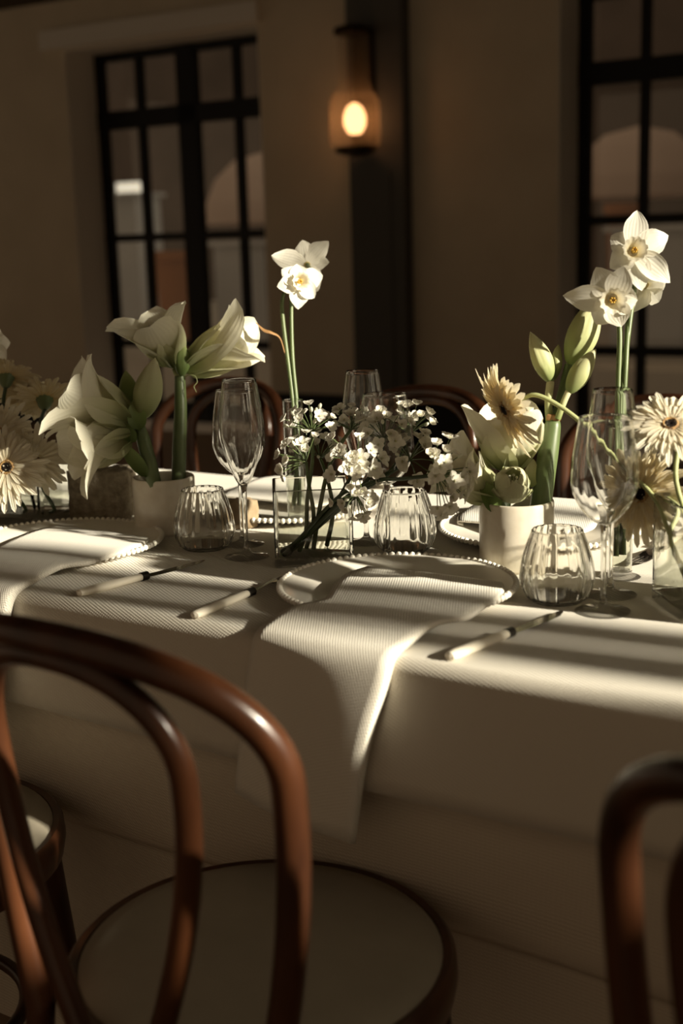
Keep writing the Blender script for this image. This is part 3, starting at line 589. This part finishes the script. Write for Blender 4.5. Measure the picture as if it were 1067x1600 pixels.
# ---------------------------------------------------------------- flower builders
def petals(mb, B, A, count, L, tab, wmax, cup=0.5, phase=0.0, ns=12, nw=8, ruffle=0.0, rnd=None, wexp=(0.75, 0.7), vary=0.1, alt=0.0, base_w=0.12, roll=0.0, pinch=0.0, blunt=None):
    U, W, A = frame(A); rnd = rnd or random
    for k in range(count):
        ph = phase+2*pi*k/count+rnd.uniform(-vary, vary)*pi/count
        R = U*cos(ph)+W*sin(ph); T = A.cross(R)
        l = L*(1+rnd.uniform(-vary, vary)*0.6)*(1-alt*(k % 2)); f1, f2 = rnd.uniform(0, 6), rnd.uniform(0.7, 1.3); op = 1+rnd.uniform(-vary, vary)*1.6
        rows, gs = [], []
        for i in range(ns+1):
            s = i/ns; r, a = interp(tab, s); r2, a2 = interp(tab, min(s+0.02, 1)); r1, a1 = interp(tab, max(s-0.02, 0))
            tg = V((r2-r1, a2-a1, 0)); tg = tg.normalized() if tg.length > 0 else V((1, 0, 0)); nin = R*(-tg.y)+A*tg.x
            if blunt: wd = wmax*(base_w+(1-base_w)*min(1, s/0.6)**0.8)*(1 if s < blunt else math.sqrt(max(0.02, 1-((s-blunt)/(1.0-blunt))**2)))
            else: wd = wmax*(base_w*(1-s)+max(sin(pi*min(s, 0.999)**wexp[0]), 0)**wexp[1])
            c = B+R*(r*op*l)+A*(a*l); row, g = [], []
            for j in range(nw+1):
                x = 2*j/nw-1
                off = cup*wd*x*x+ruffle*wd*sin(5*s*f2+f1+2.2*x)*abs(x)*s-pinch*wd*(1-abs(x))*(1-s*0.5)
                row.append(c+T*(wd*x*(1-0.15*cup*x*x))+nin*off+T*(roll*l*s*s)); g.append(s)
            rows.append(row); gs.append(g)
        o_ = len(mb.v); mb.grid(rows, False, gs)
        for i in range((ns+1)*(nw+1)): mb.h[o_+i] = 2*(i % (nw+1))/nw-1
    return mb
TRUMPET = [(0, 0.04, 0.0), (0.2, 0.07, 0.20), (0.45, 0.20, 0.47), (0.7, 0.42, 0.74), (0.88, 0.60, 0.90), (1.0, 0.74, 0.95)]
GOBLET = [(0, 0.04, 0.0), (0.2, 0.10, 0.18), (0.45, 0.27, 0.42), (0.7, 0.40, 0.70), (0.88, 0.46, 0.90), (1.0, 0.50, 1.0)]
GLOBE = [(0, 0.05, 0.0), (0.2, 0.20, 0.08), (0.45, 0.42, 0.28), (0.7, 0.46, 0.60), (0.88, 0.36, 0.84), (1.0, 0.22, 0.98)]
WIDE = [(0, 0.04, 0.0), (0.2, 0.10, 0.18), (0.42, 0.28, 0.40), (0.7, 0.62, 0.62), (0.88, 0.86, 0.70), (1.0, 1.0, 0.66)]
SOL = []
def amaryllis_flower(root, B, A, L, tab, w, seed, phase=0.0, mt='petal', ruffle=0.12, cup=0.45, stamens=True):
    r = random.Random(seed); m = MB()
    petals(m, B, A, 3, L, tab, w*1.05, cup, phase, 14, 10, ruffle, r, vary=0.16, wexp=(0.95, 0.58))
    petals(m, B+A.normalized()*0.002, A, 3, L*0.97, [(s, a*0.86, b*1.02) for s, a, b in tab], w*0.95, cup, phase+pi/3, 14, 10, ruffle, r, vary=0.16, wexp=(0.95, 0.58))
    o = m.build('flower', MT[mt], root, sharp=180)
    if stamens:
        U, W, An = frame(A); m = MB()
        for k in range(6):
            a = 2*pi*k/6+0.3; q = B+An*(L*0.12); e = B+An*(L*0.74)+(U*cos(a)+W*sin(a))*(L*0.10)
            m.tube(cat([q, q.lerp(e, 0.5)+U*0.002, e], 3), 0.0009, 5); m.ball(e, 0.0022, 6, 4)
        m.build('stamens', MT['npetal'], o)
    return o
def bud(root, B, A, L, R, name='bud', mt='bud', bend=None, lobes=3, twist=0.6):
    U, W, A = frame(A); m = MB(); rows = []; n = 16
    bend = bend or V((0, 0, 0))
    for i in range(n+1):
        s = i/n; r = R*(0.16*(1-s)+max(sin(pi*min(s, .998)**0.85), 0)**0.8); row = []
        for j in range(30):
            a = 2*pi*j/30; f = (lobes*(a+twist*s)/(2*pi)) % 1.0
            rr = r*(0.90+0.16*f**1.6*min(1, s*2.5)); row.append(B+A*(L*s)+bend*(s*s*L)+U*(rr*cos(a))+W*(rr*sin(a)))
        rows.append(row)
    m.grid(rows, True, [[i/n]*30 for i in range(n+1)]); return m.build(name, MT[mt], root, sharp=60)
def fleshy_stem(root, pts, r, mt='stem', name='stem', n=6): m = MB(); m.tube(cat(pts, n), r, 16); return m.build(name, MT[mt], root)
def leafy(root, B, A, L, W_, face, name='bract', mt='budleaf', curl=0.25):
    A = A.normalized(); F = (face-A*face.dot(A)).normalized(); T = A.cross(F); rows, gs = [], []
    for i in range(13):
        s = i/12; wd = W_*max(sin(pi*min(s, .999)**0.7), 0)**0.8+0.001; c = B+A*(L*s)-F*(curl*L*s*s*0.5)
        rows.append([c+T*(wd*x)+F*(0.55*wd*(x*x)) for x in (-1, -.66, -.33, 0, .33, .66, 1)]); gs.append([s]*7)
    m = MB(); m.grid(rows, False, gs); return m.build(name, MT[mt], root, sharp=180)

# ---------------------------------------------------------------- amaryllis in the small pot
d = 2.09
am = thing('amaryllis', 'upright amaryllis stalk in the small pot with one flower each side of a bud', 'flower', at(281, 757, d), 'amaryllis stalks')
T1 = at(281, 588, d)
fleshy_stem(am, [at(279, 775, d), at(280, 700, d), at(282, 640, d), T1], [0.0118, 0.0115, 0.0105, 0.0088])
amaryllis_flower(am, at(273, 574, d), cdir(-0.34, 0.84, 0.42), 0.106, [(0, 0.04, 0), (0.2, 0.10, 0.20), (0.45, 0.29, 0.45), (0.7, 0.46, 0.70), (0.88, 0.60, 0.86), (1.0, 0.72, 0.92)], 0.039, 3, 0.2, ruffle=0.20)
amaryllis_flower(am, at(287, 579, d), cdir(0.87, 0.46, 0.12), 0.132, [(0, 0.03, 0), (0.25, 0.07, 0.26), (0.5, 0.19, 0.52), (0.72, 0.33, 0.74), (0.88, 0.42, 0.88), (1.0, 0.52, 0.95)], 0.036, 8, 0.2, ruffle=0.34, cup=0.35)
bud(am, at(283, 588, d-0.012), cdir(0.08, 1, 0), 0.053, 0.0125, 'bud', 'budleaf')
m = MB(); m.tube(cat([at(273, 576, d), at(277, 586, d), T1], 3), 0.005, 10); m.tube(cat([at(289, 580, d), at(284, 587, d), T1], 3), 0.005, 10); m.build('pedicel', MT['bud'], am)
m = MB(); m.tube(cat([at(288, 590, d-.01), at(296, 586, d-.02), at(305, 588, d-.02), at(308, 597, d-.02), at(303, 604, d-.02), at(307, 613, d-.02)], 4), 0.0008, 6); m.build('tendril', MT['palestem'], am)
d = 2.04
am2 = thing('amaryllis', 'leaning amaryllis stalk in the small pot with two shaded flowers hanging over the stone', 'flower', at(236, 752, d), 'amaryllis stalks')
T2 = at(218, 668, d)
fleshy_stem(am2, [at(243, 770, d+.01), at(236, 735, d), at(226, 695, d), T2], [0.0125, 0.0122, 0.0115, 0.0095])
amaryllis_flower(am2, at(208, 664, d), cdir(-0.86, 0.44, 0.22), 0.118, TRUMPET, 0.044, 21, 0.25, mt='petal', ruffle=0.15)
amaryllis_flower(am2, at(205, 678, d), cdir(-0.82, -0.26, 0.42), 0.098, [(s, a*0.85, b) for s, a, b in TRUMPET], 0.040, 33, 0.9, ruffle=0.12)
bud(am2, at(222, 655, d), cdir(0.22, 0.95, 0.1), 0.100, 0.0215, 'bud', 'shade', lobes=2)
bud(am2, at(207, 652, d+.02), cdir(-0.16, 0.98, -0.1), 0.078, 0.0165, 'bud', 'budleaf', lobes=2)
leafy(am2, at(219, 672, d-.012), cdir(-0.22, 1, 0.05), 0.050, 0.014, cdir(0, 0, 1))
leafy(am2, at(212, 690, d-.01), cdir(-0.7, 0.75, 0.2), 0.045, 0.010, cdir(0.3, 0, 1))
leafy(am2, at(230, 745, d-.01), cdir(-0.62, 0.8, 0.1), 0.075, 0.011, cdir(0.3, 0, 1))
m = MB(); m.tube(cat([at(207, 664, d), at(213, 668, d), T2], 3), 0.005, 10); m.tube(cat([at(204, 682, d), at(212, 678, d), T2], 3), 0.0055, 10); m.tube(cat([at(221, 656, d), T2], 3), 0.0045, 10); m.build('pedicel', MT['bud'], am2)

# ---------------------------------------------------------------- amaryllis in the larger pot
d = 1.775
am3 = thing('amaryllis', 'thick amaryllis stalk in the larger pot crowned with tall green buds', 'flower', at(846, 812, d), 'amaryllis stalks')
T3 = at(864, 655, d)
fleshy_stem(am3, [at(840, 825, d), at(846, 780, d), at(856, 710, d), at(863, 668, d), T3], [0.0152, 0.0150, 0.0145, 0.0120, 0.0088])
fleshy_stem(am3, [at(858, 658, d), at(857, 625, d), at(860, 596, d)], 0.0055, 'bud', 'pedicel')
fleshy_stem(am3, [at(868, 656, d+.01), at(876, 620, d+.01), at(889, 570, d+.01)], [0.0068, 0.0062, 0.006], 'stem', 'pedicel')
fleshy_stem(am3, [at(871, 655, d-.01), at(880, 630, d-.012), at(888, 612, d-.012)], 0.0045, 'bud', 'pedicel')
bud(am3, at(861, 598, d), cdir(-0.40, 0.92, 0.1), 0.076, 0.0138, 'bud', 'bud')
bud(am3, at(864, 594, d+.012), cdir(0.16, 0.98, -0.1), 0.052, 0.0085, 'bud', 'bud')
bud(am3, at(890, 572, d+.01), cdir(0.36, 0.92, 0), 0.106, 0.0208, 'bud', 'bud')
bud(am3, at(887, 615, d-.012), cdir(0.52, 0.84, 0.08), 0.072, 0.0140, 'bud', 'bud')
m = MB(); m.lathe([(0.0098, -0.003), (0.0108, 0.0), (0.0112, 0.004), (0.0095, 0.006)], T3, cdir(0.1, 1, 0), 20, mod=lambda a, i: 1+0.12*sin(5*a)); m.build('collar', MT['dry'], am3)
d = 1.78
am4 = thing('amaryllis', 'short amaryllis stalk in the larger pot with wide pale flowers behind the drooping gerbera', 'flower', at(785, 806, d), 'amaryllis stalks')
fleshy_stem(am4, [at(782, 825, d+.01), at(784, 790, d+.01), at(790, 745, d+.02)], [0.013, 0.0125, 0.010], 'stem')
amaryllis_flower(am4, at(795, 738, d+.02), cdir(-0.06, 0.92, 0.34), 0.104, [(s, a*1.12, b*0.96) for s, a, b in GOBLET], 0.048, 44, 0.5, mt='petal', ruffle=0.10)
amaryllis_flower(am4, at(776, 775, d), cdir(-0.80, 0.52, 0.25), 0.082, TRUMPET, 0.032, 52, 0.2, mt='petal', ruffle=0.12)
amaryllis_flower(am4, at(797, 772, d-.03), cdir(-0.02, 0.50, 0.85), 0.054, GLOBE, 0.0275, 61, 0.6, mt='shade', ruffle=0.05, cup=0.6)
leafy(am4, at(826, 762, d-.01), cdir(0.18, 1, 0), 0.040, 0.010, cdir(0, 0, 1), mt='bud')
leafy(am4, at(775, 800, d-.02), cdir(-0.42, 0.9, 0.1), 0.05, 0.012, cdir(0.2, 0, 1))

# ---------------------------------------------------------------- gerberas
def gerbera(label, c, A, R, stem_pts, seed, mt='gpetal', droop=0.0, stem_mt='darkstem'):
    A = A.normalized(); r = random.Random(seed); base = V(stem_pts[-1])
    t = thing('gerbera', label, 'flower', base, 'white gerberas')
    m = MB()
    FL = [(0, 0.16, 0.02), (0.3, 0.36, 0.07-droop*0.1), (0.7, 0.74, 0.07-droop*0.5), (1.0, 1.0, 0.02-droop)]
    kw = dict(blunt=0.80, vary=0.16, base_w=0.35)
    petals(m, c, A, 31, R, FL, R*0.088, 0.22, 0, 9, 4, 0.22, r, **kw)
    petals(m, c+A*0.002, A, 30, R*0.95, [(s, a, b+0.05*s) for s, a, b in FL], R*0.085, 0.28, 0.11, 9, 4, 0.28, r, **kw)
    petals(m, c+A*0.004, A, 27, R*0.70, [(s, a, b+0.13*s) for s, a, b in FL], R*0.062, 0.3, 0.05, 7, 4, 0.28, r, **kw)
    petals(m, c+A*0.005, A, 34, R*0.42, [(0, 0.42, 0.02), (0.5, 0.64, 0.14), (1.0, 0.95, 0.22)], R*0.022, 0.3, 0.05, 4, 2, 0.0, r, blunt=0.6, vary=0.5, base_w=0.5)
    m.build('petals', MT[mt], t, sharp=180)
    m = MB(); m.lathe([(R*0.20, 0.004), (R*0.215, 0.0075), (R*0.17, 0.0095), (R*0.12, 0.0075)], c, A, 48, mod=lambda a, i: 1+0.06*sin(24*a+i*9)); m.build('floret_ring', MT['gring'], t)
    m = MB(); m.lathe([(R*0.135, 0.007), (R*0.12, 0.0088), (R*0.06, 0.0085), (0.0004, 0.0068)], c, A, 24, mod=lambda a, i: 1+0.08*sin(12*a)); m.build('eye', MT['gdisc'], t)
    m = MB(); m.lathe([(0.0035, -0.019), (R*0.12, -0.016), (R*0.21, -0.009), (R*0.25, 0.0), (R*0.30, 0.004), (R*0.16, 0.003)], c, A, 36, mod=lambda a, i: 1+0.05*sin(16*a+8*i)); m.build('calyx', MT['stem'], t)
    m = MB(); m.tube(cat([c-A*0.016]+stem_pts, 6), 0.0031, 10); m.build('stem', MT[stem_mt], t)
    return t
v2c = onz(50, 812, TZ); VB = lambda dx, dy: V((v2c.x+dx, v2c.y+dy, TZ+0.0168))
gerbera('big white gerbera facing out at the left edge, black eye in full view', at(12, 731, 2.03), cdir(-0.05, 0.10, 1), 0.0590, [at(25, 770, 2.07), at(40, 795, 2.12), VB(-0.01, -0.01)], 1)
gerbera('white gerbera tucked behind the big black-eyed bloom, right half showing', at(52, 722, 2.07), cdir(0.18, 0.18, 1), 0.0520, [at(68, 765, 2.10), at(85, 795, 2.11), VB(0.035, -0.02)], 2)
gerbera('shaded gerbera above the big bloom at the left edge', at(2, 680, 2.08), cdir(-0.10, 0.25, 1), 0.0520, [at(12, 720, 2.13), at(30, 780, 2.13), VB(-0.02, 0.01)], 3)
gerbera('cream gerbera seen from behind with its green calyx, next to the pale amaryllis', at(70, 627, 2.12), cdir(-0.12, 0.78, -0.55), 0.0500, [at(64, 660, 2.13), at(60, 720, 2.13), VB(0.01, 0.02)], 4, 'gcream')
gerbera('topmost cream gerbera at the left edge, turned to the window', at(10, 592, 2.14), cdir(-0.05, 0.80, -0.5), 0.0480, [at(6, 640, 2.14), at(20, 730, 2.13), VB(-0.03, 0.03)], 5, 'gcream')
gerbera('pale gerbera low behind the calyx of the cream gerbera', at(38, 622, 2.17), cdir(0.3, 0.5, 0.55), 0.0460, [at(42, 680, 2.16), at(44, 740, 2.14), VB(0.0, 0.03)], 6, 'gcream')
v3c = V((0.455, 1.512, TZ+0.0168)); WB_ = lambda dx, dy: v3c+V((dx, dy, 0))
gerbera('white gerbera facing up at the right edge, highest of its vase', at(1046, 668, 1.55), cdir(-0.12, 0.60, 0.76), 0.0490, [at(1058, 700, 1.56), at(1060, 770, 1.56), WB_(0.01, 0.02)], 7, 'gpetal', 0.05, 'palestem')
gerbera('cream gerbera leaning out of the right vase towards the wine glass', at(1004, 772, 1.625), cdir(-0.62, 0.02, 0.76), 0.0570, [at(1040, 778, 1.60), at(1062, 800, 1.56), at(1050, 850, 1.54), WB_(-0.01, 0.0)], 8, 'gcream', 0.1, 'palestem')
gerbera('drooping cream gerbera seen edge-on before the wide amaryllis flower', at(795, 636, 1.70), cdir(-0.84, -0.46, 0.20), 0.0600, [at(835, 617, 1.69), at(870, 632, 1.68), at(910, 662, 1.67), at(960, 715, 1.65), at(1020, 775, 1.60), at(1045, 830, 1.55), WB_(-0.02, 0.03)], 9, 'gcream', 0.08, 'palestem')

# ---------------------------------------------------------------- narcissi (daffodils)
def narcissus(label, c, A, R, stem_pts, seed, phase=0.0, dry=None, back=0.0):
    A = A.normalized(); r = random.Random(seed); t = thing('narcissus', label, 'flower', V(stem_pts[-1]), 'white daffodils')
    m = MB(); tab = [(0, 0.05, 0.0), (0.3, 0.32, 0.05), (0.7, 0.72, 0.04-back*0.5), (1.0, 1.0, -0.03-back)]
    petals(m, c, A, 3, R, tab, R*0.34, 0.22, phase, 10, 8, 0.22, r, wexp=(0.92, 0.9), vary=0.2, base_w=0.25, pinch=-0.14)
    petals(m, c+A*0.0015, A, 3, R*0.97, tab, R*0.32, 0.30, phase+pi/3, 10, 8, 0.25, r, wexp=(0.92, 0.9), vary=0.2, base_w=0.25, pinch=-0.14)
    m.build('petals', MT['npetal'], t, sharp=180)
    m = MB(); P = [(R*0.09, -0.002), (R*0.15, R*0.10), (R*0.21, R*0.22), (R*0.27, R*0.31), (R*0.33, R*0.36)]
    m.lathe(prof_s(P, 4), c, A, 48, mod=lambda a, i: 1+(0.07*sin(11*a)+0.04*sin(23*a+1))*i*i); m.lathe([(R*0.10, 0.0), (0.0004, 0.0005)], c, A, 24, g=0.0); m.build('corona', MT['ncor'], t, sharp=180)
    U, W, _ = frame(A); m = MB()
    for k in range(6):
        a = 2*pi*k/6; e = c+A*(R*0.24)+(U*cos(a)+W*sin(a))*(R*0.06); m.tube([c, e], 0.0007, 5); m.ball(e, 0.0017, 6, 4, (1, 1, 1.8), A)
    m.build('stamens', MT['stamen'], t)
    m = MB(); m.lathe([(0.0025, -R*0.75), (0.0042, -R*0.62), (0.003, -R*0.5), (0.003, -R*0.1), (R*0.09, 0.0)], c, A, 14)
    nk = c-A*(R*0.74); m.tube(cat([nk]+stem_pts, 6), [0.0030, 0.0036, 0.0040], 10); m.build('stem', MT['stem'], t)
    if dry:
        m = MB(); m.tube(cat(dry, 5), [0.0022, 0.003, 0.0046, 0.0008], 8, flat=0.45); m.build('spathe', MT['dry'], t)
    return t
d = 2.12; B1 = lambda dx, dy: BV1+V((dx, dy, 0.03))
narcissus('lower bloom of the daffodil pair in the middle, cup facing out', at(464, 441, d-.02), cdir(0.46, -0.06, 0.88), 0.0465, [at(441, 470, d), at(443, 510, d), at(453, 590, d), at(459, 650, d), at(463, 740, d), B1(-0.006, -0.003)], 1, 0.35, dry=[at(445, 552, d), at(437, 528, d-.01), at(424, 520, d-.02), at(412, 516, d-.02), at(400, 504, d-.02)])
narcissus('upper bloom of the daffodil pair in the middle, turned to the sun', at(480, 414, d+.03), cdir(-0.22, 0.42, -0.8), 0.0480, [at(458, 425, d+.01), at(455, 480, d+.005), at(457, 560, d), at(464, 640, d), at(467, 740, d), B1(0.004, 0.004)], 2, 0.1)
d = 1.73; B2 = lambda dx, dy: BV2+V((dx, dy, 0.03))
narcissus('topmost of the three daffodils at right, dark cup facing out', at(988, 394, d), cdir(0.0, 0.05, 1), 0.0500, [at(986, 410, d+.04), at(983, 470, d+.02), at(978, 560, d), at(974, 660, d), B2(0.005, 0.003)], 3, 0.52)
narcissus('lowest of the three daffodils at right, shaded and turned to the wine glass', at(956, 466, d-.03), cdir(-0.10, -0.38, 1), 0.0520, [at(962, 475, d+.01), at(968, 520, d), at(966, 600, d), at(966, 680, d), B2(-0.006, -0.003)], 4, 0.0)
narcissus('rearmost of the three daffodils at right, seen from the side', at(1008, 446, d+.03), cdir(0.62, -0.18, -0.45), 0.0420, [at(992, 440, d+.02), at(984, 500, d+.01), at(974, 590, d), at(970, 680, d), B2(0.0, 0.006)], 5, 0.5)
# a tall bloom cut by the left edge
narcissus('white daffodil cut off by the left edge of the picture, two petals showing', at(-16, 540, 2.12), cdir(0.2, 0.1, 0.9), 0.0460, [at(-22, 560, 2.15), at(-15, 640, 2.15), at(0, 740, 2.14), VB(-0.035, 0.0)], 6, 0.0)

# ---------------------------------------------------------------- alliums
fm = []
for k in range(3):
    r = random.Random(100+k); m = MB(); op = (1.0, 0.8, 0.62)[k]
    petals(m, O0, Z, 6, 0.0125, [(0, 0.06, 0.0), (0.35, 0.42*op, 0.14), (0.7, 0.80*op, 0.28+0.25*(1-op)), (1.0, 1.02*op, 0.36+0.5*(1-op))], 0.0048, 0.35, 0, 6, 4, 0.1, r, wexp=(1.0, 0.5), vary=0.2, base_w=0.2)
    m.ball(V((0, 0, 0.0022)), 0.0020, 6, 4, mi=1)
    for q in range(6): a = 2*pi*q/6+0.5; m.tube([V((0.001*cos(a), 0.001*sin(a), 0.001)), V((0.0028*cos(a), 0.0028*sin(a), 0.0058))], 0.0004, 4)
    fm.append(m)
floret_mesh = []
def place_floret(root, p, A, k, rot, sc_, rad_=0):
    if k not in [x[0] for x in floret_mesh]:
        o = fm[k].build('floret', [MT['apetal'], MT['bud']], root, sharp=180); me = o.data
        co = [0.0]*(3*len(me.vertices)); me.vertices.foreach_get('co', co); org = ORG[root.name]
        for i in range(0, len(co), 3): co[i] += org.x; co[i+1] += org.y; co[i+2] += org.z
        me.vertices.foreach_set('co', co); me.update(); floret_mesh.append((k, me))
    else:
        me = dict(floret_mesh)[k]; o = bpy.data.objects.new('floret', me); C.objects.link(o); o.parent = root
    U, W, A = frame(A); U2 = U*cos(rot)+W*sin(rot); W2 = A.cross(U2)
    M = Matrix((U2, W2, A)).transposed().to_4x4(); M = M @ Matrix.Scale(sc_, 4); M.translation = p-ORG[root.name]; o.matrix_local = M
def allium(label, node, A, R, n, stem_pts, seed, spread=1.25, buds=5, mt='darkstem', sc_=1.0):
    r = random.Random(seed); A = A.normalized(); t = thing('allium', label, 'flower', V(stem_pts[-1]), 'white alliums')
    U, W, _ = frame(A); ped = MB(); ga = 2.39996
    for i in range(n+buds):
        z = 1-(1-cos(spread))*((i*7 % (n+buds))+0.5)/(n+buds); ang = i*ga+r.uniform(-0.3, 0.3); q = math.sqrt(max(0, 1-z*z))
        dv = (A*z+U*(q*cos(ang))+W*(q*sin(ang))).normalized(); l = R*r.uniform(0.72, 1.08)
        p = node+dv*l+V((0, 0, -0.10*l*r.random()))
        ped.tube(cat([node, node.lerp(p, 0.5)+V((0, 0, 0.05*l)), p], 2), [0.0009, 0.0007], 5)
        if i < n: place_floret(t, p, (dv+V((0, 0, 0.15))+cdir(0, 0, 1)*0.25), r.choice((0, 0, 1, 1, 2)), r.uniform(0, 6), sc_*r.uniform(0.85, 1.12))
        else: bm_ = MB(); bm_.ball(p, 0.0034, 8, 6, (0.8, 0.8, 1.35), dv); bm_.build('bud', MT['abud'], t)
    ped.build('pedicels', MT['stem'], t)
    m = MB(); m.tube(cat([node]+stem_pts, 6), [0.0026, 0.0030, 0.0036], 9); m.build('stem', MT[mt], t); return t
d = 1.84; VV = lambda x, y: V((-0.043+x, 1.832+y, TZ+0.0168))
allium('upright allium with buds, topmost on the left of the bunch', at(487, 676, d), cdir(-0.05, 1, 0.1), 0.043, 13, [at(488, 720, d), at(480, 780, d), at(478, 830, d), VV(-0.02, -0.01)], 1, 1.35, 9, 'stem', 0.82)
allium('small allium at the far left of the bunch before the bud vase', at(478, 722, d-.02), cdir(-0.75, 0.55, 0.35), 0.040, 13, [at(483, 760, d-.01), at(490, 810, d), VV(-0.01, 0.01)], 2, 1.3, 3, 'stem', 0.85)
allium('upright allium between the bud vase and the tall flute', at(548, 672, d+.03), cdir(0.05, 1, 0.1), 0.038, 14, [at(535, 690, d+.02), at(514, 730, d+.01), at(500, 790, d), VV(0.0, 0.0)], 3, 1.4, 8, 'stem', 0.85)
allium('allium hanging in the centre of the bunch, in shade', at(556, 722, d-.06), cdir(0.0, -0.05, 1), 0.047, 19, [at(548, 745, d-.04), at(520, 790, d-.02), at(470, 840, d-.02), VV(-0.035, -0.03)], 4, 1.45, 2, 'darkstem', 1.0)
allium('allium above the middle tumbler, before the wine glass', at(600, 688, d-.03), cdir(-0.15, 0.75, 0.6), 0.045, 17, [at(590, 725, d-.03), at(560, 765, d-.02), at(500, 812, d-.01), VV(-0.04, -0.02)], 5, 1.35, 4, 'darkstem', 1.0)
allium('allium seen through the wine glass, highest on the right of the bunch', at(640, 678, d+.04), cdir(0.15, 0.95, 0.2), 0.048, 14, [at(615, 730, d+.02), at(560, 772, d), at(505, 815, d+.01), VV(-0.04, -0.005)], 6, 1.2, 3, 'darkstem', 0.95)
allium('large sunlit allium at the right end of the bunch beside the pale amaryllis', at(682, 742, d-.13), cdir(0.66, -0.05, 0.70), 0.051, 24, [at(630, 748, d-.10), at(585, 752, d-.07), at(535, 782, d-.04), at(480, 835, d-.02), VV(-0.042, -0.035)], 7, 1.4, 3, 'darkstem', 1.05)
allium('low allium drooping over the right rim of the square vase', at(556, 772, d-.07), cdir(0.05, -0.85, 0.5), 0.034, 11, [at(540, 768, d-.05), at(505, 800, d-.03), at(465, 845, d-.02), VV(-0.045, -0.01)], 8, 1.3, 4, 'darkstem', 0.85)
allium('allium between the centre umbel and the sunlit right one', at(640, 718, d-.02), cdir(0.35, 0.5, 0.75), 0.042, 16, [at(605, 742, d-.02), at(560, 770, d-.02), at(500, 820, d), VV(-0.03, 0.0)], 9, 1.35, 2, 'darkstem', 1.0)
allium('low allium inside the square vase bunch behind the upright stems', at(500, 715, d+.05), cdir(0.2, 0.8, 0.3), 0.040, 13, [at(512, 750, d+.03), at(520, 800, d+.02), VV(0.02, 0.02)], 10, 1.4, 3, 'stem', 0.9)

# light bent through the glassware on to the linen
sd.cycles.is_caustics_light = True
cy.caustics_refractive = True
for o in bpy.data.objects:
    if o.type == 'MESH':
        mats_ = {m_.name for m_ in o.data.materials if m_}
        if mats_ & {'clear_glass', 'foot_glass', 'vase_glass', 'solid_glass', 'ribbed_tumbler_glass'}: o.cycles.is_caustics_caster = True
        if mats_ & {'table_linen', 'napkin_linen', 'glazed_ceramic', 'cream_glaze', 'green_stem', 'dark_stem', 'pale_stem', 'ivory_handle'}: o.cycles.is_caustics_receiver = True
